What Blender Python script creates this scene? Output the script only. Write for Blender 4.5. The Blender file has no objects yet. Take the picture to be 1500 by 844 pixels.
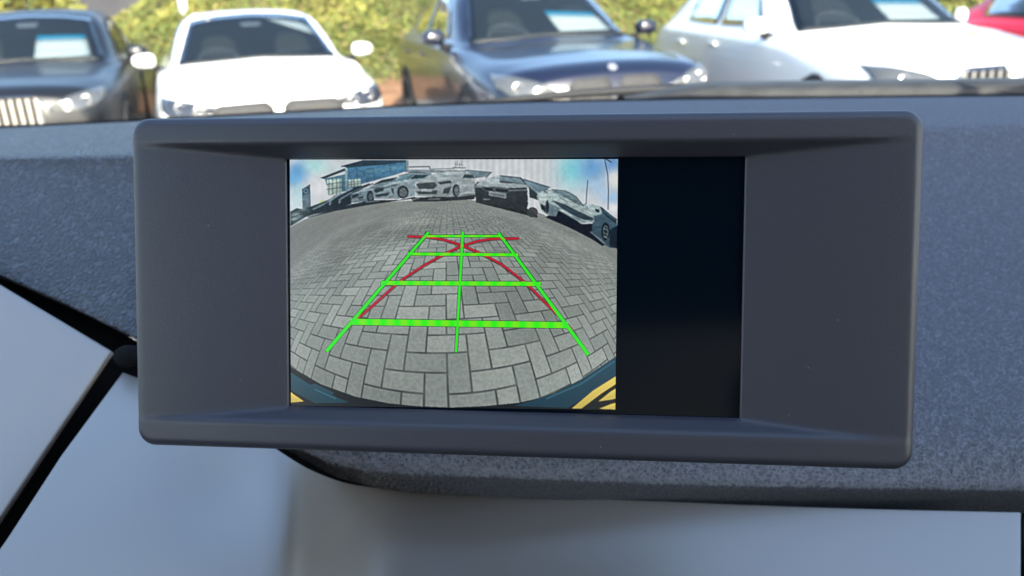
import bpy, math, random
import numpy as np
from mathutils import Vector, Matrix
from mathutils.bvhtree import BVHTree

rng = np.random.default_rng(7)
random.seed(7)
R = math.radians
sc = bpy.context.scene
COL = sc.collection

# ------------------------------------------------------------------ camera, light, exposure
EYE = np.array([0.0, 0.0, 1.25])
PITCH, ROLL = R(18.87), R(2.6)
FPX = 1177.0                                    # focal length in pixels of the 1500 px wide photograph
_f = np.array([0, math.cos(PITCH), -math.sin(PITCH)])
_r0 = np.array([1.0, 0, 0])
_u0 = np.array([0, math.sin(PITCH), math.cos(PITCH)])
C_R = math.cos(ROLL) * _r0 - math.sin(ROLL) * _u0
C_U = math.sin(ROLL) * _r0 + math.cos(ROLL) * _u0
C_F = _f
cd = bpy.data.cameras.new('camera')
cam = bpy.data.objects.new('camera', cd)
COL.objects.link(cam)
m = Matrix.Identity(4)
for i in range(3):
    m[i][0], m[i][1], m[i][2], m[i][3] = C_R[i], C_U[i], -C_F[i], EYE[i]
cam.matrix_world = m
cd.sensor_width = 36.0
cd.lens = 36.0 * FPX / 1500.0
cd.clip_start, cd.clip_end = 0.01, 500
cd.dof.use_dof = True
cd.dof.focus_distance = 0.279
cd.dof.aperture_fstop = 13.5
sc.camera = cam

EXPO = 2.2
w = bpy.data.worlds.new('World')
sc.world = w
w.use_nodes = True
nt = w.node_tree
bg = nt.nodes['Background']
sky = nt.nodes.new('ShaderNodeTexSky')
sky.sky_type = 'NISHITA'
sky.sun_disc = False
SUN_EL, SUN_AZ = R(25), R(165)                  # azimuth clockwise from +Y: behind us, to the right
sky.sun_elevation, sky.sun_rotation = SUN_EL, SUN_AZ
nt.links.new(sky.outputs[0], bg.inputs[0])
bg.inputs[1].default_value = 0.15
sky.ozone_density = 1.1
sky.dust_density = 1.6
sd = bpy.data.lights.new('sun', 'SUN')
sd.energy, sd.angle, sd.color = 4.0, R(0.5), (1, .93, .82)
so = bpy.data.objects.new('sun', sd)
COL.objects.link(so)
to_sun = Vector((math.sin(SUN_AZ) * math.cos(SUN_EL), math.cos(SUN_AZ) * math.cos(SUN_EL), math.sin(SUN_EL)))
so.rotation_euler = to_sun.to_track_quat('Z', 'Y').to_euler()
sc.view_settings.view_transform = 'Standard'
sc.view_settings.look = 'None'
sc.view_settings.exposure = EXPO
sc.view_settings.gamma = 1
sc.render.engine = 'CYCLES'
sc.cycles.use_denoising = True
sc.cycles.max_bounces = 8
sc.cycles.transparent_max_bounces = 16
sc.cycles.sample_clamp_indirect = 6
sc.cycles.caustics_reflective = False
sc.cycles.caustics_refractive = False


# ------------------------------------------------------------------ survey helpers: a sight line measured on the photograph, cut at a real distance or plane
def ray(px, py):
    return C_F + (px - 750.0) / FPX * C_R - (py - 422.0) / FPX * C_U


def at_depth(px, py, D):
    d = ray(px, py)
    return EYE + d * (D / d[1])


def at_height(px, py, z):
    d = ray(px, py)
    return EYE + d * ((z - EYE[2]) / d[2])


# ------------------------------------------------------------------ object helpers
def tag(o, label=None, cat=None, group=None, kind=None):
    if label: o['label'] = label
    if cat: o['category'] = cat
    if group: o['group'] = group
    if kind: o['kind'] = kind
    return o


def empty(name, loc=(0, 0, 0), rz=0.0, parent=None):
    o = bpy.data.objects.new(name, None)
    COL.objects.link(o)
    o.location = loc
    o.rotation_euler = (0, 0, rz)
    o.empty_display_size = .05
    if parent: o.parent = parent
    return o


def mesh_obj(name, verts, faces, mat, parent=None, smooth=True, mats=None, midx=None):
    me = bpy.data.meshes.new(name)
    me.from_pydata([tuple(map(float, v)) for v in verts], [], [tuple(int(i) for i in f) for f in faces])
    for mt in (mats or [mat]): me.materials.append(mt)
    if midx is not None: me.polygons.foreach_set('material_index', list(midx))
    if smooth: me.polygons.foreach_set('use_smooth', [True] * len(me.polygons))
    me.update()
    o = bpy.data.objects.new(name, me)
    COL.objects.link(o)
    if parent: o.parent = parent
    return o


def link_obj(name, me, parent=None, loc=(0, 0, 0)):
    o = bpy.data.objects.new(name, me)
    COL.objects.link(o)
    o.location = loc
    if parent: o.parent = parent
    return o


def bevel(o, wd=.002, seg=3, ang=35):
    b = o.modifiers.new('bevel', 'BEVEL')
    b.width, b.segments, b.limit_method, b.angle_limit = wd, seg, 'ANGLE', R(ang)
    return o


def box_data(a, b):
    x0, y0, z0 = a; x1, y1, z1 = b
    v = [(x0, y0, z0), (x1, y0, z0), (x1, y1, z0), (x0, y1, z0), (x0, y0, z1), (x1, y0, z1), (x1, y1, z1), (x0, y1, z1)]
    f = [(0, 3, 2, 1), (4, 5, 6, 7), (0, 1, 5, 4), (1, 2, 6, 5), (2, 3, 7, 6), (3, 0, 4, 7)]
    return v, f


def box(name, a, b, mat, parent=None, bev=0):
    v, f = box_data(a, b)
    o = mesh_obj(name, v, f, mat, parent, smooth=bev > 0)
    if bev: bevel(o, bev, 2)
    return o


def grid_faces(nr, nc, off=0, flip=False):
    f = []
    for i in range(nr - 1):
        for j in range(nc - 1):
            q = (off + i * nc + j, off + i * nc + j + 1, off + (i + 1) * nc + j + 1, off + (i + 1) * nc + j)
            f.append(q[::-1] if flip else q)
    return f


def tube_data(pts, rad, n=10):
    pts = [np.array(p, float) for p in pts]
    V, F = [], []
    for i, p in enumerate(pts):
        t = pts[min(i + 1, len(pts) - 1)] - pts[max(i - 1, 0)]
        t /= np.linalg.norm(t)
        a = np.cross(t, [0, 0, 1.0])
        if np.linalg.norm(a) < 1e-3: a = np.cross(t, [1.0, 0, 0])
        a /= np.linalg.norm(a)
        b = np.cross(t, a)
        r = rad[i] if isinstance(rad, (list, tuple)) else rad
        for k in range(n):
            an = 2 * math.pi * k / n
            V.append(p + r * (math.cos(an) * a + math.sin(an) * b))
    for i in range(len(pts) - 1):
        for k in range(n):
            F.append((i * n + k, i * n + (k + 1) % n, (i + 1) * n + (k + 1) % n, (i + 1) * n + k))
    F.append(tuple(range(n))[::-1]); F.append(tuple((len(pts) - 1) * n + k for k in range(n)))
    return V, F


def catmull(xs, ys, xq):
    """smooth interpolation of rows ys at xs, evaluated at xq (monotone-ish cubic Hermite)"""
    xs = np.array(xs, float); ys = np.array(ys, float)
    if ys.ndim == 1: ys = ys[:, None]; sq = True
    else: sq = False
    d = np.diff(ys, axis=0) / np.diff(xs)[:, None]
    mm = np.zeros_like(ys)
    mm[0], mm[-1] = d[0], d[-1]
    h = np.diff(xs)
    for i in range(1, len(xs) - 1):
        s = (d[i - 1] * h[i] + d[i] * h[i - 1]) / (h[i] + h[i - 1])
        lim = 2.5 * np.minimum(abs(d[i - 1]), abs(d[i]))
        same = np.sign(d[i - 1]) == np.sign(d[i])
        mm[i] = np.where(same, np.sign(s) * np.minimum(abs(s), lim), 0)
    xq = np.clip(np.array(xq, float), xs[0], xs[-1])
    k = np.clip(np.searchsorted(xs, xq, side='right') - 1, 0, len(xs) - 2)
    hh = h[k]; t = ((xq - xs[k]) / hh)[:, None]; hh = hh[:, None]
    out = ((2 * t**3 - 3 * t**2 + 1) * ys[k] + (t**3 - 2 * t**2 + t) * hh * mm[k]
           + (-2 * t**3 + 3 * t**2) * ys[k + 1] + (t**3 - t**2) * hh * mm[k + 1])
    return out[:, 0] if sq else out


# ------------------------------------------------------------------ materials
def mat(name, col=(.5, .5, .5), rough=.5, metal=0, spec=.5, coat=0, coat_rough=.05):
    mt = bpy.data.materials.new(name)
    mt.use_nodes = True
    b = mt.node_tree.nodes['Principled BSDF']
    b.inputs['Base Color'].default_value = (*col, 1)
    b.inputs['Roughness'].default_value = rough
    b.inputs['Metallic'].default_value = metal
    b.inputs['Specular IOR Level'].default_value = spec
    b.inputs['Coat Weight'].default_value = coat
    b.inputs['Coat Roughness'].default_value = coat_rough
    return mt


def N(mt, kind, **kw):
    n = mt.node_tree.nodes.new(kind)
    for k, v in kw.items():
        if k in n.inputs: n.inputs[k].default_value = v
        else: setattr(n, k, v)
    return n


def L(mt, a, b):
    mt.node_tree.links.new(a, b)


def BSDF(mt):
    return mt.node_tree.nodes['Principled BSDF']


def noise_bump(mt, scale, dist, strength=1.0, detail=2.0, coord='Object'):
    tc = N(mt, 'ShaderNodeTexCoord')
    n = N(mt, 'ShaderNodeTexNoise', Scale=scale, Detail=detail)
    L(mt, tc.outputs[coord], n.inputs['Vector'])
    b = N(mt, 'ShaderNodeBump', Strength=strength, Distance=dist)
    L(mt, n.outputs['Fac'], b.inputs['Height'])
    L(mt, b.outputs[0], BSDF(mt).inputs['Normal'])
    return n, b


def vary(mt, scale, c0, c1, detail=4, lo=.35, hi=.65, coord='Object'):
    tc = N(mt, 'ShaderNodeTexCoord')
    n = N(mt, 'ShaderNodeTexNoise', Scale=scale, Detail=detail)
    L(mt, tc.outputs[coord], n.inputs['Vector'])
    r = N(mt, 'ShaderNodeValToRGB')
    r.color_ramp.elements[0].position, r.color_ramp.elements[1].position = lo, hi
    r.color_ramp.elements[0].color, r.color_ramp.elements[1].color = (*c0, 1), (*c1, 1)
    L(mt, n.outputs['Fac'], r.inputs[0])
    L(mt, r.outputs[0], BSDF(mt).inputs['Base Color'])
    return r


def housing_material():
    mt = mat('housing_plastic', (.043, .0455, .066), .48, spec=.85)
    tc = N(mt, 'ShaderNodeTexCoord')
    n = N(mt, 'ShaderNodeTexNoise', Scale=1500.0, Detail=2.0)
    v = N(mt, 'ShaderNodeTexVoronoi', Scale=1100.0)
    L(mt, tc.outputs['Object'], n.inputs['Vector']); L(mt, tc.outputs['Object'], v.inputs['Vector'])
    add = N(mt, 'ShaderNodeMath', operation='ADD')
    L(mt, n.outputs['Fac'], add.inputs[0]); L(mt, v.outputs['Distance'], add.inputs[1])
    b = N(mt, 'ShaderNodeBump', Strength=.22, Distance=.00012)
    L(mt, add.outputs[0], b.inputs['Height']); L(mt, b.outputs[0], BSDF(mt).inputs['Normal'])
    # handling wear: faint smears in the gloss and dust in the colour
    s = N(mt, 'ShaderNodeTexNoise', Scale=22.0, Detail=6.0, Roughness=.7)
    L(mt, tc.outputs['Object'], s.inputs['Vector'])
    mr = N(mt, 'ShaderNodeMapRange'); mr.inputs['To Min'].default_value = .40; mr.inputs['To Max'].default_value = .52
    L(mt, s.outputs['Fac'], mr.inputs[0]); L(mt, mr.outputs[0], BSDF(mt).inputs['Roughness'])
    d = N(mt, 'ShaderNodeTexVoronoi', Scale=95.0)
    L(mt, tc.outputs['Object'], d.inputs['Vector'])
    r = N(mt, 'ShaderNodeValToRGB')
    r.color_ramp.elements[0].position, r.color_ramp.elements[1].position = .022, .04
    r.color_ramp.elements[0].color, r.color_ramp.elements[1].color = (.2, .2, .2, 1), (.043, .0455, .066, 1)
    L(mt, d.outputs['Distance'], r.inputs[0])
    d2 = N(mt, 'ShaderNodeTexNoise', Scale=60.0)
    L(mt, tc.outputs['Object'], d2.inputs['Vector'])
    gt = N(mt, 'ShaderNodeMath', operation='GREATER_THAN'); gt.inputs[1].default_value = .66
    L(mt, d2.outputs['Fac'], gt.inputs[0])
    mx = N(mt, 'ShaderNodeMix', data_type='RGBA'); mx.inputs['A'].default_value = (.043, .0455, .066, 1)
    L(mt, gt.outputs[0], mx.inputs['Factor']); L(mt, r.outputs[0], mx.inputs['B'])
    L(mt, mx.outputs['Result'], BSDF(mt).inputs['Base Color'])
    return mt


def pad_material():
    """soft dashboard skin: pebbled grain on the left part, felt-like nap towards the right"""
    mt = mat('dashboard_skin', (.10, .103, .118), .5, spec=.5)
    tc = N(mt, 'ShaderNodeTexCoord')
    # pebbles, stretched a little up and down the slope
    mp = N(mt, 'ShaderNodeMapping'); mp.inputs['Scale'].default_value = (1.0, .8, .8); mp.inputs['Rotation'].default_value = (.1, .2, .25)
    L(mt, tc.outputs['Object'], mp.inputs['Vector'])
    wn = N(mt, 'ShaderNodeTexNoise', Scale=160.0, Detail=1.0)
    L(mt, tc.outputs['Object'], wn.inputs['Vector'])
    ws = N(mt, 'ShaderNodeVectorMath', operation='SCALE'); ws.inputs['Scale'].default_value = .0012
    L(mt, wn.outputs['Color'], ws.inputs[0])
    wa = N(mt, 'ShaderNodeVectorMath', operation='ADD')
    L(mt, mp.outputs[0], wa.inputs[0]); L(mt, ws.outputs[0], wa.inputs[1])
    vo = N(mt, 'ShaderNodeTexVoronoi', Scale=300.0, feature='DISTANCE_TO_EDGE')
    vr = N(mt, 'ShaderNodeMapRange', interpolation_type='SMOOTHSTEP'); vr.inputs['From Max'].default_value = .32
    L(mt, vo.outputs['Distance'], vr.inputs[0])
    L(mt, wa.outputs[0], vo.inputs['Vector'])
    b1 = N(mt, 'ShaderNodeBump', Strength=1.0, Distance=.0034)
    L(mt, vr.outputs[0], b1.inputs['Height'])
    fn = N(mt, 'ShaderNodeTexNoise', Scale=900.0, Detail=3.0, Roughness=.7)
    L(mt, tc.outputs['Object'], fn.inputs['Vector'])
    b2 = N(mt, 'ShaderNodeBump', Strength=.7, Distance=.0007)
    L(mt, fn.outputs['Fac'], b2.inputs['Height'])
    sx = N(mt, 'ShaderNodeSeparateXYZ'); L(mt, tc.outputs['Object'], sx.inputs[0])
    mr = N(mt, 'ShaderNodeMapRange'); mr.inputs['From Min'].default_value = -.10; mr.inputs['From Max'].default_value = .0
    L(mt, sx.outputs['X'], mr.inputs[0])
    mx = N(mt, 'ShaderNodeMix', data_type='VECTOR')
    L(mt, mr.outputs[0], mx.inputs['Factor']); L(mt, b1.outputs[0], mx.inputs['A']); L(mt, b2.outputs[0], mx.inputs['B'])
    L(mt, mx.outputs['Result'], BSDF(mt).inputs['Normal'])
    # colour: the felt side is a mottled charcoal
    cn = N(mt, 'ShaderNodeTexNoise', Scale=700.0, Detail=5.0, Roughness=.8)
    L(mt, tc.outputs['Object'], cn.inputs['Vector'])
    cr = N(mt, 'ShaderNodeValToRGB')
    cr.color_ramp.elements[0].position, cr.color_ramp.elements[1].position = .36, .66
    cr.color_ramp.elements[0].color, cr.color_ramp.elements[1].color = (.046, .051, .066, 1), (.155, .17, .215, 1)
    L(mt, cn.outputs['Fac'], cr.inputs[0])
    mc = N(mt, 'ShaderNodeMix', data_type='RGBA'); mc.inputs['A'].default_value = (.10, .103, .118, 1)
    L(mt, mr.outputs[0], mc.inputs['Factor']); L(mt, cr.outputs[0], mc.inputs['B'])
    L(mt, mc.outputs['Result'], BSDF(mt).inputs['Base Color'])
    mr2 = N(mt, 'ShaderNodeMapRange'); mr2.inputs['To Min'].default_value = .42; mr2.inputs['To Max'].default_value = .75
    L(mt, mr.outputs[0], mr2.inputs[0]); L(mt, mr2.outputs[0], BSDF(mt).inputs['Roughness'])
    return mt


def trim_material():
    mt = mat('satin_silver_trim', (.46, .43, .405), .43, metal=.55, spec=.5)
    tc = N(mt, 'ShaderNodeTexCoord')
    n = N(mt, 'ShaderNodeTexNoise', Scale=2200.0, Detail=2.0)
    L(mt, tc.outputs['Object'], n.inputs['Vector'])
    b = N(mt, 'ShaderNodeBump', Strength=.3, Distance=.00008)
    L(mt, n.outputs['Fac'], b.inputs['Height']); L(mt, b.outputs[0], BSDF(mt).inputs['Normal'])
    d = N(mt, 'ShaderNodeTexVoronoi', Scale=120.0)
    L(mt, tc.outputs['Object'], d.inputs['Vector'])
    r = N(mt, 'ShaderNodeValToRGB')
    r.color_ramp.elements[0].position, r.color_ramp.elements[1].position = .02, .035
    r.color_ramp.elements[0].color, r.color_ramp.elements[1].color = (.2, .2, .21, 1), (.46, .43, .405, 1)
    L(mt, d.outputs['Distance'], r.inputs[0]); L(mt, r.outputs[0], BSDF(mt).inputs['Base Color'])
    return mt


def glass_material(name, tint, ior=1.5, rough=0.0):
    mt = bpy.data.materials.new(name)
    mt.use_nodes = True
    t = mt.node_tree
    t.nodes.remove(BSDF(mt))
    out = t.nodes['Material Output']
    tr = N(mt, 'ShaderNodeBsdfTransparent'); tr.inputs[0].default_value = (*tint, 1)
    gl = N(mt, 'ShaderNodeBsdfGlossy'); gl.inputs['Roughness'].default_value = rough
    fr = N(mt, 'ShaderNodeFresnel'); fr.inputs[0].default_value = ior
    mx = N(mt, 'ShaderNodeMixShader')
    L(mt, fr.outputs[0], mx.inputs[0]); L(mt, tr.outputs[0], mx.inputs[1]); L(mt, gl.outputs[0], mx.inputs[2])
    L(mt, mx.outputs[0], out.inputs[0])
    return mt


def emit_material(name, col=None, attr=None, stripes=None):
    """lit screen content; strength undoes the exposure so that a screen colour shows as itself"""
    mt = mat(name, (.004, .004, .005), .25)
    b = BSDF(mt)
    b.inputs['Emission Strength'].default_value = 1.0 / 2**EXPO
    if attr:
        a = N(mt, 'ShaderNodeVertexColor', layer_name=attr)
        L(mt, a.outputs[0], b.inputs['Emission Color'])
    elif stripes:
        tc = N(mt, 'ShaderNodeTexCoord')
        wv = N(mt, 'ShaderNodeTexWave', Scale=stripes, Distortion=0.0)
        L(mt, tc.outputs['Object'], wv.inputs['Vector'])
        r = N(mt, 'ShaderNodeValToRGB')
        r.color_ramp.elements[0].color = (*col, 1)
        r.color_ramp.elements[1].color = (col[0] + .16, col[1] * .92, col[2], 1)
        L(mt, wv.outputs['Fac'], r.inputs[0]); L(mt, r.outputs[0], b.inputs['Emission Color'])
    else:
        b.inputs['Emission Color'].default_value = (*col, 1)
    return mt


M = {}
M['housing'] = housing_material()
M['pad'] = pad_material()
M['trim'] = trim_material()
M['black'] = mat('black_plastic', (.012, .012, .014), .7, spec=.2)
M['rubber'] = mat('black_rubber', (.02, .02, .021), .7)
noise_bump(M['rubber'], 300, .0004)
M['screen_glass'] = mat('dark_screen_glass', (.002, .006, .012), .10, spec=.08)
M['grain_glint'] = mat('pale_grain_glint', (.31, .335, .41), .6)
M['scuttle'] = mat('grey_scuttle_plastic', (.028, .028, .028), .65)
vary(M['scuttle'], 40, (.02, .02, .02), (.036, .036, .034))
M['lining'] = mat('roof_lining_cloth', (.085, .085, .09), .95)
noise_bump(M['lining'], 400, .0005)
M['shell'] = mat('own_car_paint', (.03, .03, .035), .3, coat=.5)
M['cabin'] = mat('dark_cabin_trim', (.035, .035, .038), .7)
M['seat'] = mat('black_seat_leather', (.03, .029, .03), .5)
noise_bump(M['seat'], 300, .0006)
M['windscreen'] = glass_material('windscreen_glass', (.76, .79, .785), 1.2)
M['added_tint'] = glass_material('added_tint_glass', (.10, .11, .12), 1.4)  # dark tint added to cut light and reflections from behind
M['car_glass'] = glass_material('parked_car_glass', (.55, .62, .64), 1.6)
M['side_glass'] = glass_material('parked_car_side_glass', (.5, .56, .55), 1.2)
M['seat_grey'] = mat('grey_seat_cloth', (.05, .052, .055), .8)
M['rubber_pale'] = mat('steering_wheel_rim', (.09, .09, .095), .5)
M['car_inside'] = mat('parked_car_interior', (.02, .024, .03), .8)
M['card'] = mat('white_card', (.8, .8, .8), .6)
M['card_blue'] = mat('blue_card_band', (.03, .3, .5), .5)
M['chrome'] = mat('bright_chrome', (.5, .5, .51), .22, metal=1)
M['lamp'] = mat('headlamp_lens', (.10, .105, .11), .2, metal=.3, coat=.4)
M['lamp_dark'] = mat('headlamp_inner', (.03, .034, .045), .25, coat=.3)
M['tyre'] = mat('tyre_rubber', (.022, .022, .022), .85)
M['rim'] = mat('alloy_rim', (.45, .45, .46), .3, metal=.9)
M['rim_pale'] = mat('satin_badge', (.20, .21, .25), .6)
M['mesh_black'] = mat('grille_mesh', (.028, .027, .028), .6)
noise_bump(M['mesh_black'], 60, .01)


def paint(name, col, rough=.3, metal=0.0, coat=1.0):
    mt = mat(name, col, rough, metal=metal, coat=coat, coat_rough=.06)
    n, b = noise_bump(mt, 3.0, .004, .25, 1.0)
    return mt


P_NAVY = paint('dark_navy_paint', (.004, .0045, .006), .4, .0, .3)
P_BLUE = paint('deep_blue_paint', (.004, .006, .02), .3, .1, .8)
P_WHITE = paint('white_paint', (.8, .8, .79), .35)
P_RED = paint('red_paint', (.62, .004, .03), .4, coat=.4)


# ------------------------------------------------------------------ the place outside: ground, bank, wall
def ground_material():
    mt = mat('block_paving', (.3, .29, .28), .85)
    tc = N(mt, 'ShaderNodeTexCoord')
    br = N(mt, 'ShaderNodeTexBrick', Scale=2.5, **{'Mortar Size': .012})
    br.inputs['Color1'].default_value = (.36, .345, .32, 1)
    br.inputs['Color2'].default_value = (.30, .29, .27, 1)
    br.inputs['Mortar'].default_value = (.09, .09, .085, 1)
    L(mt, tc.outputs['Object'], br.inputs['Vector'])
    L(mt, br.outputs['Color'], BSDF(mt).inputs['Base Color'])
    b = N(mt, 'ShaderNodeBump', Strength=.6, Distance=.006, invert=True)
    L(mt, br.outputs['Fac'], b.inputs['Height']); L(mt, b.outputs[0], BSDF(mt).inputs['Normal'])
    return mt


g = mesh_obj('ground', [(-60, -60, 0), (60, -60, 0), (60, 60, 0), (-60, 60, 0)], [(0, 1, 2, 3)], ground_material(), smooth=False)
tag(g, 'grey block paved car park under the parked cars', kind='structure')


def bank_z(x, y):
    """height of the planted bank behind the cars"""
    top = np.interp(x, [-30, -11, -7.4, -5.2, -2, 8, 30], [1.2, 1.25, 1.35, 2.5, 3.1, 3.4, 3.4])
    t = np.clip((y - 12.6) / 4.2, 0, 1)
    return .04 + .22 * np.clip((y - 11.9) / .7, 0, 1) + (top - .26) * (t * t * (3 - 2 * t)) ** .9


xs = np.linspace(-26, 26, 105); ys = np.concatenate([np.linspace(11.9, 17, 40), np.linspace(17.4, 40, 12)])
XX, YY = np.meshgrid(xs, ys)
ZZ = bank_z(XX, YY) + rng.normal(0, .025, XX.shape) * (YY > 12.7)
bm_ = mat('bank_turf', (.06, .085, .02), .95)
vary(bm_, 1.3, (.04, .055, .015), (.09, .08, .028), 6)
bank = mesh_obj('grass_bank', np.stack([XX, YY, ZZ], -1).reshape(-1, 3), grid_faces(len(ys), len(xs)), bm_)
tag(bank, 'green planted bank rising behind the row of parked cars', kind='structure')
soil_m = mat('bare_soil', (.30, .16, .08), .95)
vary(soil_m, 5, (.15, .075, .035), (.25, .135, .07), 6)
xs2 = np.linspace(-26, 26, 160); ys2 = np.linspace(11.75, 12.95, 9)
X2, Y2 = np.meshgrid(xs2, ys2)
Z2 = bank_z(X2, Y2) + .03 + rng.normal(0, .02, X2.shape)
Z2[0] = .005
soil = mesh_obj('soil_bed', np.stack([X2, Y2, Z2], -1).reshape(-1, 3), grid_faces(len(ys2), len(xs2)), soil_m)
tag(soil, 'strip of bare orange brown soil along the foot of the bank', kind='structure')


def leaf_mass(name, pts, size, mats, midx, parent=None, nrm_bias=(0, -.5, .6)):
    n = len(pts)
    d = rng.normal(0, 1, (n, 3)) + np.array(nrm_bias)
    d /= np.linalg.norm(d, axis=1)[:, None]
    a = np.cross(d, rng.normal(0, 1, (n, 3))); a /= np.linalg.norm(a, axis=1)[:, None]
    b = np.cross(d, a)
    s = (size * rng.uniform(.6, 1.4, n))[:, None]
    V = np.stack([pts - a * s, pts - b * s * .5 + d * s * .15, pts + a * s, pts + b * s * .5 + d * s * .15], 1).reshape(-1, 3)
    F = np.arange(n * 4).reshape(n, 4)
    return mesh_obj(name, V, F, None, parent, smooth=False, mats=mats, midx=midx)


def leaf_material(name, col):
    mt = mat(name, col, .6, spec=.3)
    oi = N(mt, 'ShaderNodeTexCoord')
    n = N(mt, 'ShaderNodeTexNoise', Scale=1.6, Detail=5.0)
    L(mt, oi.outputs['Object'], n.inputs['Vector'])
    r = N(mt, 'ShaderNodeValToRGB')
    r.color_ramp.elements[0].position, r.color_ramp.elements[1].position = .35, .68
    r.color_ramp.elements[0].color = (*[c * .6 for c in col], 1)
    r.color_ramp.elements[1].color = (*[min(1, c * 1.35) for c in col], 1)
    L(mt, n.outputs['Fac'], r.inputs[0]); L(mt, r.outputs[0], BSDF(mt).inputs['Base Color'])
    return mt


LEAF = [leaf_material('leaf_green', (.115, .14, .034)), leaf_material('leaf_yellow_green', (.21, .20, .05)),
        leaf_material('leaf_dark', (.045, .06, .018)), leaf_material('leaf_straw', (.19, .14, .06))]
n = 150000
lx = rng.uniform(-13, 14, n); ly = 12.75 + 4.6 * rng.beta(1.1, 1.5, n)
clump = np.sin(lx * 2.1 + 1.3 * np.sin(ly * 2.3)) * np.cos(ly * 2.7 + lx * .6) + rng.normal(0, .5, n)
keep = rng.random(n) < np.clip((ly - 12.7) / .5, .12, 1) * np.clip(.75 + .3 * clump, .2, 1)
lx, ly, clump = lx[keep], ly[keep], clump[keep]
lz = bank_z(lx, ly) + rng.uniform(.0, .08, len(lx)) + .05 * np.clip(clump, -1, 1.5) + .04
pick = np.where(clump > .75, 1, np.where(clump < -.9, 2, 0))
pick = np.where(rng.random(len(lx)) < .10, 3, pick)
pick = np.where(rng.random(len(lx)) < .16, 1, pick)
cover = leaf_mass('bank_foliage', np.stack([lx, ly, lz], 1), .043, LEAF, pick)
tag(cover, 'low leafy green and straw coloured ground cover over the bank', kind='stuff')


def shrub(loc, rad, h, label, main):
    t = empty('shrub', loc)
    tag(t, label, 'shrub', 'shrubs along the top of the bank')
    n = 900
    u = rng.normal(0, 1, (n, 3)); u /= np.linalg.norm(u, axis=1)[:, None]
    rr = rng.uniform(.45, 1.0, n) ** .5 * (1 + .25 * np.sin(u[:, 0] * 5) * np.cos(u[:, 2] * 4))
    p = u * rr[:, None] * np.array([rad, rad * .8, h * .55]) + np.array([0, 0, h * .55])
    leaf_mass('foliage', p, .07, LEAF, np.where(rng.random(n) < .75, main, 0), t)
    v, f = [], []
    for k in range(5):
        a = k * 1.3
        V, F = tube_data([(0, 0, -.1), (.15 * rad * math.cos(a), .15 * rad * math.sin(a), h * .35), (.5 * rad * math.cos(a), .5 * rad * math.sin(a), h * .8)], [.018, .013, .006], 6)
        f += [tuple(i + len(v) for i in q) for q in F]; v += V
    mesh_obj('stem', v, f, M_STEM, t)
    return t


M_STEM = mat('shrub_stem', (.12, .08, .05), .9)
for (px, D, rad, h, lab, main) in [
        (4, 14.8, .42, 1.5, 'bright lime shrub at the far left end of the bank', 1),
        (38, 15.6, .6, 1.15, 'yellow green shrub above the roof of the dark saloon', 1),
        (85, 15.9, .55, .85, 'low yellowish shrub at the bank top, beside a taller one', 1)]:
    q = at_depth(px, 20, D)
    shrub((q[0], q[1], float(bank_z(q[0], q[1])) - .12), rad, h, lab, main)

wall_m = mat('grey_render', (.04, .04, .046), .9)
vary(wall_m, .6, (.034, .034, .04), (.05, .05, .057), 5)
wl = empty('boundary_wall', (-13, 24, 1.0))
tag(wl, 'dark grey wall beyond the left end of the bank', 'wall')
box('wall', (-16, 0, -1.5), (9, .3, 4.4), wall_m, wl)
box('coping', (-16.05, -.06, 4.402), (9.05, .36, 4.5), mat('coping_stone', (.25, .25, .25), .8), wl)

def on_bank(px, py):
    for D in np.arange(12, 20, .05):
        p = at_depth(px, py, D)
        if p[2] < bank_z(p[0], p[1]) + .12: break
    return p


q0 = on_bank(268, 15)
V, F = tube_data([(0, 0, -.5), (0, 0, 0), (.01, 0, 1.2), (.01, 0, 3.0)], .075, 14)
po = empty('white_post', (q0[0], q0[1], q0[2]))
mesh_obj('post', V, F, M['card'], po)
V, F = tube_data([(0, 0, 3.0), (0, 0, 3.05), (0, 0, 3.1)], [.08, .07, .02], 14)
mesh_obj('cap', V, F, M['card'], po)
tag(po, 'white post standing on the bank behind the white saloon', 'post')
q0 = at_depth(212, 150, 9.0)
po = empty('black_post', (q0[0], q0[1], 0))
V, F = tube_data([(0, 0, 0), (0, 0, .4), (0, 0, .8)], .035, 12)
mesh_obj('post', V, F, M['black'], po)
V, F = tube_data([(0, 0, .8), (0, 0, .83), (0, 0, .85)], [.04, .036, .01], 12)
mesh_obj('cap', V, F, M['black'], po)
tag(po, 'thin black post between the dark saloon and the white saloon', 'post')


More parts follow.
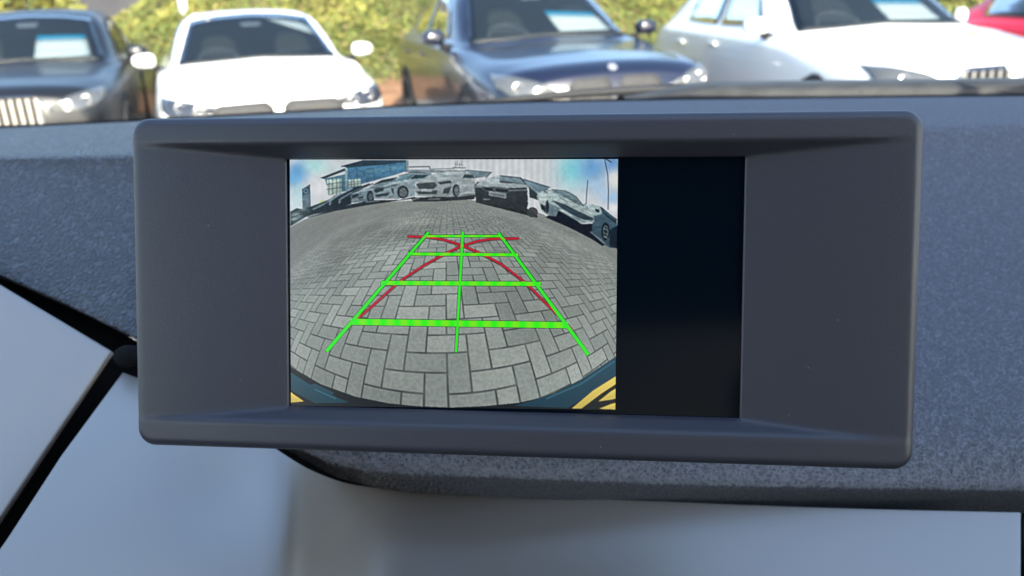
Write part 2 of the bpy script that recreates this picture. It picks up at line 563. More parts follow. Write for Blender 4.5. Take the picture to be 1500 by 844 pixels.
# ------------------------------------------------------------------ parked cars
STN = [  # station y, half section (x, z) from sill to centre line
    (0.00, [(.50, .22), (.64, .33), (.67, .50), (.63, .64), (.52, .705), (.36, .735), (.18, .745), (0, .75)]),
    (0.08, [(.66, .19), (.75, .31), (.78, .52), (.74, .685), (.61, .755), (.43, .785), (.22, .797), (0, .80)]),
    (0.32, [(.80, .17), (.86, .32), (.88, .55), (.85, .725), (.71, .80), (.48, .832), (.24, .845), (0, .85)]),
    (0.90, [(.84, .17), (.90, .35), (.915, .60), (.885, .795), (.75, .865), (.50, .888), (.25, .902), (0, .908)]),
    (1.42, [(.84, .17), (.90, .35), (.915, .62), (.89, .87), (.77, .925), (.66, .935), (.35, .955), (0, .965)]),
    (1.80, [(.84, .17), (.90, .35), (.915, .63), (.89, .89), (.79, .945), (.665, 1.12), (.36, 1.165), (0, 1.18)]),
    (2.30, [(.84, .17), (.90, .35), (.915, .64), (.89, .91), (.80, .96), (.60, 1.335), (.33, 1.39), (0, 1.405)]),
    (2.95, [(.84, .17), (.90, .35), (.915, .66), (.89, .93), (.80, .98), (.58, 1.37), (.32, 1.425), (0, 1.435)]),
    (3.55, [(.84, .17), (.90, .36), (.915, .68), (.885, .95), (.78, 1.0), (.54, 1.31), (.30, 1.365), (0, 1.38)]),
    (4.05, [(.83, .19), (.89, .38), (.91, .70), (.87, .95), (.75, 1.0), (.52, 1.10), (.30, 1.15), (0, 1.16)]),
    (4.38, [(.78, .24), (.85, .40), (.87, .70), (.82, .92), (.70, .98), (.48, 1.0), (.26, 1.01), (0, 1.015)]),
    (4.58, [(.62, .30), (.72, .42), (.75, .66), (.72, .84), (.62, .90), (.44, .92), (.22, .93), (0, .93)]),
]


class CarShape:
    def __init__(s, wide=1.0, tall=1.0, length=1.0, hatch=False):
        ys_ = np.array([a for a, _ in STN]) * length
        sec = np.array([b for _, b in STN])
        if hatch:
            sec[8, 5:, 1] += [.04, .045, .045]; sec[9, 4:] = [(.77, 1.02), (.53, 1.28), (.30, 1.335), (0, 1.345)]
            sec[10, 4:] = [(.72, 1.0), (.51, 1.16), (.28, 1.20), (0, 1.21)]
        sec = sec * np.array([wide, tall])
        yq = np.unique(np.concatenate([np.linspace(0, .32 * length, 10), np.linspace(.32 * length, ys_[-1], 48)]))
        A = catmull(ys_, sec.reshape(len(ys_), -1), yq).reshape(len(yq), 8, 2)
        sq = np.linspace(0, 7, 29)
        B = np.stack([catmull(np.arange(8.0), A[i], sq) for i in range(len(yq))])
        nst, nh = B.shape[:2]
        V = []
        for i in range(nst):
            row = [(-x, yq[i], z) for x, z in B[i]] + [(x, yq[i], z) for x, z in B[i][-2::-1]]
            V += row
        nr = 2 * nh - 1
        F = grid_faces(nst, nr, 0, True)
        for i in range(nst - 1):                           # underside
            F.append((i * nr, i * nr + nr - 1, (i + 1) * nr + nr - 1, (i + 1) * nr)[::-1])
        for base, fl in ((0, False), ((nst - 1) * nr, True)):
            for k in range(nh - 1):
                a, b = base + k, base + k + 1
                c, d = base + nr - 2 - k, base + nr - 1 - k
                q = (a, b, c, d) if b != c else (a, b, d)
                F.append(q[::-1] if fl else q)
        s.V, s.F = V, F
        s.bvh = BVHTree.FromPolygons([Vector(v) for v in V], F)
        s.wide, s.tall, s.len = wide, tall, length

    def hit(s, p, d):
        """where a line from p along d meets the bodywork: (point, outward normal)"""
        loc, nn, _, _ = s.bvh.ray_cast(Vector(p), Vector(d))
        if loc is None:
            loc, nn, _, _ = s.bvh.find_nearest(Vector(p) + Vector(d) * 1.2)
        if nn.dot(Vector(d)) > 0: nn = -nn
        return np.array(loc), np.array(nn)

    def patch(s, lower, upper, view, off, name, mt, parent, nu=16, nv=8, depth=.02):
        """a panel that follows the bodywork between two outline curves seen from the front ('f': x, z) or a side ('l'/'r': y, z)"""
        lo = np.array(lower, float); up = np.array(upper, float)

        def rs(c):
            t = np.concatenate([[0], np.cumsum(np.linalg.norm(np.diff(c, axis=0), axis=1))]); t /= t[-1]
            q = np.linspace(0, 1, nu)
            return np.stack([np.interp(q, t, c[:, 0]), np.interp(q, t, c[:, 1])], 1)
        lo, up = rs(lo), rs(up)
        P, Q = [], []
        for j in range(nv):
            for i in range(nu):
                a = lo[i] + (up[i] - lo[i]) * j / (nv - 1)
                a = (a[0], a[1] * s.tall)
                if view == 'f': o, d = (a[0] * s.wide, -3, a[1]), (0, 1, 0)
                elif view == 'l': o, d = (-3, a[0] * s.len, a[1]), (1, 0, 0)
                else: o, d = (3, a[0] * s.len, a[1]), (-1, 0, 0)
                h, nn = s.hit(o, d)
                P.append(h + nn * off); Q.append(h + nn * (off - depth))
        n0 = nu * nv
        F = grid_faces(nv, nu)
        edge = [i for i in range(nu)] + [j * nu + nu - 1 for j in range(1, nv)] + [(nv - 1) * nu + i for i in range(nu - 2, -1, -1)] + [j * nu for j in range(nv - 2, 0, -1)]
        V = P + [Q[i] for i in edge]
        m_ = len(edge)
        F += [(edge[k], n0 + k, n0 + (k + 1) % m_, edge[(k + 1) % m_]) for k in range(m_)]
        return mesh_obj(name, V, F, mt, parent)


def wheel(parent, x, y, side, r=.335):
    t = empty('wheel', (x, y, r), 0, parent)
    n = 36
    prof = [(-.11, .74), (-.11, .93), (-.07, 1.0), (.07, 1.0), (.11, .93), (.11, .74)]
    V, F = [], []
    for k in range(n):
        a = 2 * math.pi * k / n
        for (dx, rr) in prof: V.append((dx, rr * r * math.cos(a), rr * r * math.sin(a)))
    m_ = len(prof)
    for k in range(n):
        for j in range(m_):
            F.append((k * m_ + j, k * m_ + (j + 1) % m_, ((k + 1) % n) * m_ + (j + 1) % m_, ((k + 1) % n) * m_ + j))
    mesh_obj('tyre', V, F, M['tyre'], t)
    V, F = [], []
    for k in range(n):                                        # rim ring
        a = 2 * math.pi * k / n
        for (dx, rr) in ((.09, .74), (.10, .70), (.04, .64), (-.05, .62)):
            V.append((dx * side, rr * r * math.cos(a), rr * r * math.sin(a)))
    for k in range(n):
        for j in range(3):
            F.append((k * 4 + j, k * 4 + j + 1, ((k + 1) % n) * 4 + j + 1, ((k + 1) % n) * 4 + j))
    for k in range(5):                                        # five double spokes
        for da in (-.13, .13):
            a = 2 * math.pi * k / 5 + da
            ca, sa = math.cos(a), math.sin(a)
            b0 = len(V)
            for rr, wd in ((.05, .03), (.70, .018)):
                for s2 in (-1, 1):
                    for dx in (.085, .04):
                        V.append((dx * side, rr * r * ca - s2 * wd * sa, rr * r * sa + s2 * wd * ca))
            F += [(b0, b0 + 2, b0 + 6, b0 + 4), (b0 + 1, b0 + 5, b0 + 7, b0 + 3), (b0, b0 + 4, b0 + 5, b0 + 1), (b0 + 2, b0 + 3, b0 + 7, b0 + 6)]
    mesh_obj('rim', V, F, M['rim'], t)
    return t


def mirror(parent, side, shp, pm, folded=False):
    c = np.array([side * (.86 if folded else .985) * shp.wide, (1.74 if folded else 1.62) * shp.len, 1.0 * shp.tall])
    wx = .028 if folded else .098
    n_, m_ = 14, 20
    V, F = [], []
    for i in range(n_ + 1):
        th = math.pi * i / n_
        for k in range(m_):
            ph = 2 * math.pi * k / m_
            e = lambda v: math.copysign(abs(v) ** .7, v)
            V.append(c + np.array([wx * e(math.cos(th)), .085 * e(math.sin(th)) * e(math.cos(ph)) * (1 if math.cos(ph) < 0 else .35), .064 * e(math.sin(th)) * e(math.sin(ph)) * (1 - .12 * side * math.cos(th))]))
    for i in range(n_):
        for k in range(m_): F.append((i * m_ + k, i * m_ + (k + 1) % m_, (i + 1) * m_ + (k + 1) % m_, (i + 1) * m_ + k))
    o = mesh_obj('mirror', V, F, pm, parent)
    V, F = tube_data([c + np.array([-side * .07, .01, -.07]), c + np.array([-side * .17, .03, -.10])], [.03, .035], 8)
    mesh_obj('mirror_arm', V, F, M['black'], o)
    return o


SLAT_ME = None


def parked_car(loc, yaw, pm, label, shape, kid, lamp_style, slats=0, folded=False, group='cars parked in a row facing the windscreen'):
    """a parked car facing -Y in its own frame, origin on the ground under its nose"""
    global SLAT_ME
    t = empty('parked_car', loc, yaw)
    tag(t, label, 'car', group)
    s = shape
    body = mesh_obj('body', s.V, s.F, pm, t)
    # glazing: a dark inner lining with the clear pane over it
    wl_, wu = [(-.70, .945), (-.4, .957), (0, .975), (.4, .957), (.70, .945)], [(-.545, 1.315), (-.3, 1.355), (0, 1.37), (.3, 1.355), (.545, 1.315)]
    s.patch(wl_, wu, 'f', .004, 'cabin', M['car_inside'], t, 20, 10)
    s.patch(wl_, wu, 'f', .016, 'windscreen', M['car_glass'], t, 20, 10)
    for cx_ in (-.33, .33):
        s.patch([(cx_ - .17, 1.0), (cx_ + .17, 1.0)], [(cx_ - .15, 1.12), (cx_ - .08, 1.21), (cx_ + .08, 1.21), (cx_ + .15, 1.12)], 'f', .0065, 'seat_back', M['seat_grey'], t, 10, 5, .002)
    s.patch([(-.09, 1.255), (.09, 1.255)], [(-.10, 1.30), (.10, 1.30)], 'f', .0085, 'rear_view_mirror', M['rim_pale'], t, 6, 3, .002)
    an_ = np.linspace(0, math.pi, 14)
    s.patch([(-.35 - .15 * math.cos(a), .985 + .075 * math.sin(a)) for a in an_], [(-.35 - .18 * math.cos(a), .985 + .105 * math.sin(a)) for a in an_], 'f', .0075, 'steering_wheel', M['rubber_pale'], t, 14, 3, .002)
    for sd_ in 'lr':
        for lo, up in (([(1.92, .985), (2.75, .995)], [(2.16, 1.20), (2.45, 1.315), (2.75, 1.335)]),
                       ([(2.85, .998), (3.62, 1.03)], [(2.85, 1.335), (3.30, 1.31), (3.66, 1.20)])):
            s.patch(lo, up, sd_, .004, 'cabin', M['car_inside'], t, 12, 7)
            s.patch(lo, up, sd_, .012, 'side_window', M['side_glass'], t, 12, 7)
        V_ = s.patch([(.40, .20), (.78, .19), (1.16, .20)], [(.40, .40), (.52, .62), (.78, .715), (1.04, .62), (1.16, .40)], sd_, .003, 'wheel_arch', M['black'], t, 14, 8)
        s.patch([(3.24, .20), (3.62, .19), (4.0, .22)], [(3.24, .42), (3.36, .63), (3.62, .72), (3.88, .63), (4.0, .42)], sd_, .003, 'wheel_arch', M['black'], t, 14, 8)
        hd = s.patch([(1.30, .735), (1.9, .745), (2.83, .775)], [(1.30, .742), (1.9, .752), (2.83, .782)], sd_, .003, 'door_crease', pm, t, 12, 3)
        for hx in (2.55, 3.35):
            s.patch([(hx, .83), (hx + .2, .835)], [(hx, .858), (hx + .2, .863)], sd_, .025, 'door_handle', pm, t, 6, 4)
        si = -1 if sd_ == 'l' else 1
        for yy in (.78, 3.62): wheel(t, si * .82 * s.wide, yy * s.len, si)
        mirror(t, si, s, pm, folded and sd_ == 'r')
        # headlight
        if lamp_style == 'slim':
            hl = [(si * .50, .635), (si * .66, .605), (si * .80, .62), (si * .845, .67)]
            hu = [(si * .42, .675), (si * .60, .715), (si * .75, .745), (si * .838, .755)]
        else:
            hl = [(si * .44, .615), (si * .60, .605), (si * .76, .64), (si * .835, .70)]
            hu = [(si * .44, .66), (si * .58, .725), (si * .72, .76), (si * .825, .77)]
        h = s.patch(hl[::si], hu[::si], 'f', .008, 'headlight', M['lamp_dark'] if lamp_style == 'slim' else M['lamp'], t, 14, 7)
        for cx_, cz_ in ((.58, .662), (.71, .69)):
            p, nn = s.hit((si * cx_ * s.wide, -3, cz_ * s.tall), (0, 1, 0))
            V, F = [], []
            for k in range(16):
                a = 2 * math.pi * k / 16
                for r_, dy in ((.042, -.012), (.034, -.018), (.03, -.010)):
                    V.append(p + np.array([r_ * math.cos(a), dy, r_ * math.sin(a)]))
            for k in range(16):
                for j in range(2): F.append((k * 3 + j, k * 3 + j + 1, ((k + 1) % 16) * 3 + j + 1, ((k + 1) % 16) * 3 + j))
            mesh_obj('lamp_ring', V, F, M['chrome'], h)
        # kidney grille half
        x0, x1, z0, z1 = kid
        lo = [(si * (x0 + .01), z0 + .03), (si * (x0 + .05), z0), (si * (x1 - .06), z0), (si * (x1 - .01), z0 + .05)]
        up = [(si * x0, z1 - .05), (si * (x0 + .04), z1), (si * (x1 - .05), z1 - .005), (si * x1, z1 - .05)]
        fr = s.patch(lo[::si], up[::si], 'f', .010, 'grille', M['chrome'] if slats else M['mesh_black'], t, 14, 6, .03)
        cx_, cz_ = (x0 + x1) / 2, (z0 + z1) / 2
        sh = lambda c, k: [(si * cx_ + (a - si * cx_) * k, cz_ + (b - cz_) * k) for a, b in c]
        s.patch(sh(lo, .88)[::si], sh(up, .88)[::si], 'f', .014, 'grille_insert', M['mesh_black'] if not slats else M['black'], fr, 14, 6, .02)
        if slats:
            if SLAT_ME is None:
                v, f = box_data((-.013, -.014, -.5), (.013, .012, .5))
                SLAT_ME = bpy.data.meshes.new('slat'); SLAT_ME.from_pydata(v, [], f); SLAT_ME.materials.append(M['chrome'])
            for k in range(slats):
                xx = x0 + .035 + (x1 - x0 - .07) * k / (slats - 1)
                p, nn = s.hit((si * xx * s.wide, -3, cz_ * s.tall), (0, 1, 0))
                o = link_obj('slat', SLAT_ME, fr, (p[0], p[1] - .022, p[2]))
                o.scale = (1, 1, (z1 - z0) * s.tall * .86)
    # lower intake, badge, number plate
    s.patch([(-.5, .26), (.5, .26)], [(-.56, .37), (.56, .37)], 'f', .006, 'intake', M['black'], t, 12, 4)
    p, nn = s.hit((0, .06 * s.len, 3), (0, 0, -1))
    V, F = [], []
    for r_, dz in ((.033, .0), (.033, .005), (.029, .008), (.0, .008)):
        for k in range(20):
            a = 2 * math.pi * k / 20
            V.append(p + np.array([r_ * math.cos(a), r_ * math.sin(a) * .8, dz - r_ * math.sin(a) * -.6]))
    for i in range(3):
        for k in range(20): F.append((i * 20 + k, i * 20 + (k + 1) % 20, (i + 1) * 20 + (k + 1) % 20, (i + 1) * 20 + k))
    mesh_obj('badge', V, F, M['rim_pale'], t)
    return t


def price_card(car, shape, quad, label, band=True, group='white cards in parked car windscreens'):
    """a card behind the windscreen: quad = lower-left, lower-right, upper-right, upper-left in the car's front view"""
    a, b, c, d = [np.array(k, float) for k in quad]
    t = empty('price_card', car.location, car.rotation_euler[2])
    tag(t, label, 'card', group)
    c1, d1 = b + (c - b) * .78, a + (d - a) * .78
    shape.patch([a, b], [d1, c1], 'f', .009, 'sheet', M['card'], t, 8, 5, .002)
    shape.patch([d1, c1], [d, c], 'f', .0095, 'header_band', M['card_blue'] if band else M['card'], t, 8, 3, .002)
    return t


S_SALOON, S_WHITE, S_SUV, S_COUPE, S_RED = CarShape(1, 1.05), CarShape(1.0, .985, .98), CarShape(1.01, 1.08, .98, True), CarShape(1.02, 1.07, 1.0, True), CarShape(1.02, 1.0, 1.02)


def nose(px, py, z): return at_height(px, py, z)


q = nose(-24, 143, .80)
car1 = parked_car((q[0], q[1], 0), R(17), P_NAVY, 'dark navy saloon at the left edge with a bright chrome slatted grille', S_SALOON, (.03, .40, .46, .755), 'wide', 6)
q = nose(407, 145, .70)
car2 = parked_car((q[0], q[1], 0), R(20), P_WHITE, 'white saloon facing straight on, seen above the left half of the display', S_WHITE, (.035, .50, .42, .70), 'slim')
q = nose(902, 118, .76)
car3 = parked_car((q[0], q[1], 0), R(16), P_BLUE, 'glossy deep blue car right behind the middle of the display', S_SUV, (.03, .36, .52, .735), 'wide')
q = nose(1487, 98, .79)
car4 = parked_car((q[0], q[1], 0), R(8.5), P_WHITE, 'white car at the right showing its flank, door mirror and side windows', S_COUPE, (.03, .40, .44, .75), 'wide', 6, True)
q = at_depth(1322, 40, 9.0)
car5 = parked_car((q[0] + 1.9, q[1] - 4.3, 0), R(12), P_RED, 'bright red car beyond the bonnet of the white car at the right edge', S_RED, (.03, .36, .46, .735), 'wide')

price_card(car1, S_SALOON, ((.10, .99), (.58, .985), (.52, 1.17), (.10, 1.18)), 'white card with blue header in the windscreen of the dark navy saloon')
price_card(car2, S_WHITE, ((.10, 1.335), (.60, 1.14), (.565, 1.24), (.36, 1.34)), 'white strip card slanting across the top corner of the white saloon windscreen')
price_card(car3, S_SUV, ((.12, 1.0), (.60, .99), (.52, 1.13), (.06, 1.16)), 'white card low in the windscreen of the glossy blue car')
price_card(car4, S_COUPE, ((.08, 1.0), (.52, .985), (.46, 1.13), (.04, 1.15)), 'pale blue and white card in the windscreen of the right hand white car')

# ------------------------------------------------------------------ the car we sit in: shell, windscreen, scuttle, wiper
own = empty('own_car', (0, 0, 0))
tag(own, 'car around the viewer, its windscreen and grey scuttle seen above the dashboard', 'car interior')
xs_ = np.linspace(-.74, .74, 25)


def arc(x): return -.10 * (x / .74) ** 2           # the base of the windscreen bows forward in the middle


def base_pt(px, dy=0.0, dz=0.0):
    py = np.interp(px, [-300, 0, 200, 560, 750, 1000, 1345, 1500, 1900], [200, 188, 178, 158, 151, 146.5, 142.5, 141, 138])
    p = at_depth(px, py, .86 - .00000012 * (px - 750) ** 2)
    return p + np.array([0, dy, dz])


BPX = np.linspace(-320, 1900, 40)
# windscreen: from the base line back up to the roof header
lowr = np.array([base_pt(x, .035, -.012) for x in BPX])
hx = np.linspace(-.60, .60, len(BPX))
uppr = np.stack([hx, -.06 - .05 * (hx / .6) ** 2, 1.56 - .03 * (hx / .6) ** 2], 1)
V = []
for j in range(13):
    t_ = j / 12
    mid = lowr + (uppr - lowr) * t_
    mid[:, 2] += .05 * math.sin(math.pi * t_)
    V += list(mid)
ws = mesh_obj('windscreen', V, grid_faces(13, len(BPX)), M['windscreen'], own)
# black ceramic band along the lower edge of the glass
V = []
for dy, dz in ((.024, -.018), (.030, -.009), (.034, -.0012), (.042, -.005)):
    V += [base_pt(x, dy, dz) for x in BPX]
mesh_obj('glass_edge_band', V, grid_faces(4, len(BPX)), M['black'], own)
# scuttle panel outside, below the glass, on the right-hand side
SPX = np.linspace(930, 1900, 24)
V = []
for dy, dz in ((.05, -.03), (.052, .004), (.075, .0085), (.12, .008), (.17, -.01), (.17, -.05)):
    k = np.clip((SPX - 930) / 120, 0, 1)
    V += [base_pt(x, dy, dz - .012 * (1 - kk)) for x, kk in zip(SPX, k)]
mesh_obj('scuttle', V, grid_faces(6, len(SPX)), M['scuttle'], own)
# bonnet falling away in front
bx = np.linspace(-.8, .8, 17); by = np.linspace(1.06, 2.0, 14)
BX, BY = np.meshgrid(bx, by)
BZ = 1.085 - .10 * (BY - 1.06) - .22 * np.clip(BY - 1.06, 0, 2) ** 2 - .05 * (BX / .8) ** 4
mesh_obj('bonnet', np.stack([BX, BY, BZ], -1).reshape(-1, 3), grid_faces(14, 17), M['shell'], own)
# roof with its lining, header, pillars, doors, tail
rx = np.linspace(-.70, .70, 15); ry = np.linspace(-.06, -2.2, 16)
RX, RY = np.meshgrid(rx, ry)
RZ = 1.575 - .04 * (RX / .70) ** 2 + .03 * np.sin((RY + 2.2) / 2.4 * math.pi)
top = np.stack([RX, RY, RZ + .03], -1).reshape(-1, 3); bot = np.stack([RX, RY, RZ], -1).reshape(-1, 3)
mesh_obj('roof', top, grid_faces(16, 15, 0, True), M['shell'], own)
mesh_obj('roof_lining', bot, grid_faces(16, 15), M['lining'], own)
for sx in (-1, 1):
    V, F = tube_data([(sx * .76, .70, 1.10), (sx * .71, .36, 1.36), (sx * .66, -.10, 1.55)], .035, 10)
    mesh_obj('windscreen_pillar', V, F, M['cabin'], own)
    box('door', (sx * .76, -1.0, .45), (sx * .82, .62, 1.03), M['cabin'], own, .02)
    box('rear_door', (sx * .76, -2.3, .45), (sx * .82, -1.03, 1.06), M['cabin'], own, .02)
    for nm, ya, yb, mt_ in (('rear_side_window', -2.25, -.99, M['added_tint']), ('side_window', -.96, .10, M['windscreen'])):
        V = [(sx * (.775 - .085 * k), y, 1.03 + .51 * k) for k in (0, .5, 1) for y in np.linspace(ya, yb, 6)]
        mesh_obj(nm, V, grid_faces(3, 6), mt_, own)
    V, F = tube_data([(sx * .77, -1.0, 1.0), (sx * .63, -.95, 1.55)], .05, 10)
    mesh_obj('door_pillar', V, F, M['cabin'], own)
    V, F = tube_data([(sx * .76, -2.1, 1.0), (sx * .62, -1.9, 1.55)], .12, 10)
    mesh_obj('rear_pillar', V, F, M['cabin'], own)
box('tailgate', (-.76, -2.42, .45), (.76, -2.34, 1.12), M['cabin'], own, .02)
V = [(x, y, z) for y, z in ((-2.38, 1.1), (-2.2, 1.58)) for x in np.linspace(-.7, .7, 8)]
mesh_obj('rear_window', V, grid_faces(2, 8), M['added_tint'], own)
box('cabin_floor', (-.8, -2.4, .38), (.8, .95, .42), M['cabin'], own)
for sx in (-1, 1):
    x = sx * .38
    st = empty('seat', (x, -.62, .42), 0, own)
    box('cushion', (-.26, -.1, .05), (.26, .45, .28), M['seat'], st, .06)
    v, f = box_data((-.25, -.22, .2), (.25, -.06, .86))
    v = [(a, b - .25 * (c - .2), c) for a, b, c in v]
    bevel(mesh_obj('backrest', v, f, M['seat'], st), .05, 3)
    box('headrest', (-.13, -.42, .88), (.13, -.31, 1.06), M['seat'], st, .04)

wip = empty('windscreen_wiper', tuple(base_pt(1100, .09, .01)))
tag(wip, 'thin dark wiper lying along the foot of the windscreen behind the display', 'wiper')
WP = np.array(wip.location)
pts = [at_depth(px, py, .955) - WP for px, py in ((690, 152), (760, 145), (850, 137), (950, 131), (1010, 131), (1120, 134))]
V, F = tube_data(pts, [.0025, .004, .0045, .005, .0045, .003], 8)
mesh_obj('blade', V, F, M['rubber'], wip)
pts = [at_depth(px, py, .965) - WP for px, py in ((940, 130), (1040, 128), (1200, 127), (1480, 125), (1600, 124))]
V, F = tube_data(pts, [.004, .006, .0075, .008, .008], 8)
mesh_obj('arm', V, F, M['scuttle'], wip)

# ------------------------------------------------------------------ dashboard
dash = empty('dashboard', (0, .6, 1.0))
tag(dash, 'grained black car dashboard with silver trim panels below and around the display', 'dashboard')
DO = np.array(dash.location)


def pad_profile(px):
    """(row, distance) pairs down the soft pad in the column px: windscreen edge, crease, slope, lip, underside"""
    e = np.interp(px, [-400, -150, 0, 100, 190, 300, 410, 480, 550, 700, 1000, 1500, 1900], [250, 345, 403, 447, 490, 572, 642, 676, 690, 696, 708, 716, 722])
    De = np.interp(px, [-400, 0, 190, 410, 700, 1500, 1900], [.52, .475, .42, .372, .365, .365, .37])
    crease = np.interp(px, [-400, 0, 200, 560, 1345, 1500, 1900], [240, 230, 226, 205, 187, 183, 175])
    Dc = np.interp(px, [-400, 200, 800, 1900], [.62, .60, .63, .66])
    ts = [0, .06, .22, .5, .8, .95, 1.0]
    rows = [crease + (e - crease) * t for t in ts]
    f_ = lambda t: (1 - t) ** 1.5 if px > 300 else (1 - t) ** 1.15
    Ds = [De + (Dc - De) * f_(t) for t in ts]
    return crease, rows, Ds, e, De


PPX = np.concatenate([np.linspace(-400, 600, 61), np.linspace(620, 1900, 55)])
NR = 46
V = []
for px in PPX:
    crease, rows, Ds, e, De = pad_profile(px)
    pts = [base_pt(px, .02, -.02), base_pt(px)]
    b = base_pt(px)
    c = at_depth(px, crease, Ds[0])
    for t in (.15, .35, .6, .82):
        p = b + (c - b) * t
        p[2] += .002 * math.sin(math.pi * t)
        pts.append(p)
    pts += [at_depth(px, r_, D) for r_, D in zip(rows, Ds)]
    tail = pts[-1]
    und = np.interp(px, [-400, 190, 410, 600, 1500, 1900], [.012, .012, .018, .024, .027, .027])
    pts += [tail + np.array([0, .003, -.22 * und]), tail + np.array([0, .009, -.6 * und]), tail + np.array([0, .018, -und]), tail + np.array([0, .06, -und - .004])]
    P_ = np.array(pts)
    s_ = np.concatenate([[0], np.cumsum(np.linalg.norm(np.diff(P_, axis=0), axis=1))])
    key = np.linspace(0, len(P_) - 1, NR)
    V.append(catmull(np.arange(len(P_)), P_, key))
V = np.array(V)                                             # columns x rows
PADV = V.copy()
nc = len(PPX)
pad = mesh_obj('soft_pad', (V - DO).reshape(-1, 3), grid_faces(nc, NR, 0, False), M['pad'], dash)
# pale slivers standing in for glitter of the grain on the right-hand side
fv, ff = [], []
nf = 36000
for k in range(nf):
    px = rng.uniform(440, 1700)
    i = np.clip(np.searchsorted(PPX, px) - 1, 0, nc - 2)
    j = int(rng.triangular(11, NR - 14, NR - 6))
    a, b = rng.random(2)
    g0 = V[i, j] * (1 - a) * (1 - b) + V[i + 1, j] * a * (1 - b) + V[i, j + 1] * (1 - a) * b + V[i + 1, j + 1] * a * b
    tx = V[i + 1, j] - V[i, j]; tx = tx / np.linalg.norm(tx)
    ty = V[i, j + 1] - V[i, j]; ty = ty / np.linalg.norm(ty)
    nn = np.cross(tx, ty)
    if nn[2] < 0: nn = -nn
    th = rng.uniform(0, 2 * math.pi)
    dd = math.cos(th) * tx + math.sin(th) * ty
    pp = -math.sin(th) * tx + math.cos(th) * ty
    Ln, wd = rng.uniform(.0018, .0050), rng.uniform(.00006, .00014)
    bend = rng.normal(0, .35)
    mid_ = g0 + nn * .0005
    A_, B_ = mid_ - dd * Ln / 2 - nn * .0004, mid_ + dd * Ln / 2 + pp * bend * Ln * .4 - nn * .0002
    o_ = len(fv)
    fv += [A_ - pp * wd * .4, A_ + pp * wd * .4, mid_ + pp * wd + nn * .0002, mid_ - pp * wd + nn * .0002, B_ + pp * wd * .4, B_ - pp * wd * .4]
    ff += [(o_, o_ + 1, o_ + 2, o_ + 3), (o_ + 3, o_ + 2, o_ + 4, o_ + 5)]
fo = mesh_obj('grain_glints', np.array(fv) - DO, ff, M['grain_glint'], pad)
tag(fo, kind='stuff')


def sheet(name, rows, mt, parent, nsub=(36, 48), thick=.004, bev=.0012):
    """a moulded panel: rows of (px, py, distance) control points, smoothed, given thickness and rounded edges"""
    G = np.array([[at_depth(*p) for p in r] for r in rows])
    nr, ncc = G.shape[:2]
    A = catmull(np.arange(nr), G.reshape(nr, -1), np.linspace(0, nr - 1, nsub[0])).reshape(nsub[0], ncc, 3)
    B = np.stack([catmull(np.arange(ncc), A[i], np.linspace(0, ncc - 1, nsub[1])) for i in range(nsub[0])])
    o = mesh_obj(name, (B - DO).reshape(-1, 3), grid_faces(nsub[0], nsub[1], 0, True), mt, parent)
    so_ = o.modifiers.new('thickness', 'SOLIDIFY'); so_.thickness = thick; so_.offset = -1
    bevel(o, bev, 3, 50)
    return o


# left silver panel: a plain, gently crowned sheet between the pad and the diagonal gap


def crowned(name, corners, crown, n=(30, 30)):
    """four corner points (back-left, back-right, front-right, front-left) with a soft crown; returns a thick panel"""
    a, b, c, d = [np.array(k) for k in corners]
    V = []
    nrm = np.cross(b - a, d - a); nrm /= np.linalg.norm(nrm)
    if nrm[2] < 0: nrm = -nrm
    for i in range(n[0]):
        t = i / (n[0] - 1)
        for j in range(n[1]):
            q_ = j / (n[1] - 1)
            p = (a * (1 - q_) + b * q_) * (1 - t) + (d * (1 - q_) + c * q_) * t
            V.append(p + nrm * crown * (1 - (2 * q_ - 1) ** 2) * (.4 + .6 * (1 - (2 * t - 1) ** 2)))
    o = mesh_obj(name, np.array(V) - DO, grid_faces(n[0], n[1], 0, True), M['trim'], dash)
    so_ = o.modifiers.new('thickness', 'SOLIDIFY'); so_.thickness = .004; so_.offset = -1
    bevel(o, .0012, 3, 50)
    return o


crowned('trim_panel', [at_depth(-330, 221, .55), at_depth(163, 514, .415), at_depth(-95, 900, .315), at_depth(-700, 900, .36)], .006)
# main silver panel: right of the gap, running under the display to the right; heights vary smoothly along it
TX = [-70, 12, 90, 180, 300, 400, 450, 500, 560, 700, 900, 1150, 1400, 1495]
TY0 = [905, 788, 668, 546, 592, 655, 686, 706, 716, 724, 732, 742, 749, 751]
FX = [(-20, 1060), (40, 1010), (150, 960), (270, 930), (330, 930), (415, 930), (460, 930), (505, 930), (560, 930), (700, 930), (900, 930), (1150, 930), (1400, 930), (1495, 930)]
cc = np.cumsum([0] + [abs(TX[k + 1] - TX[k]) ** .8 for k in range(len(TX) - 1)])
cq = np.unique(np.concatenate([np.linspace(0, cc[-1], 140), cc]))
ease = lambda v: np.interp(cq, cc, v)


def trim_z(px, py):
    """two gently sloping levels joined by one soft step below the middle-left of the display"""
    st = 1 / (1 + math.exp((px - 492) / 30.0))
    ridge = .0026 * math.exp(-((px - 425) / 42) ** 2) - .0045 * math.exp(-((px - 320) / 75) ** 2 - ((py - 720) / 75) ** 2)
    return 1.0013 + ridge + .0507 * st - .037 * (py - 700) / 300 - .000000045 * max(0, py - 720) ** 2


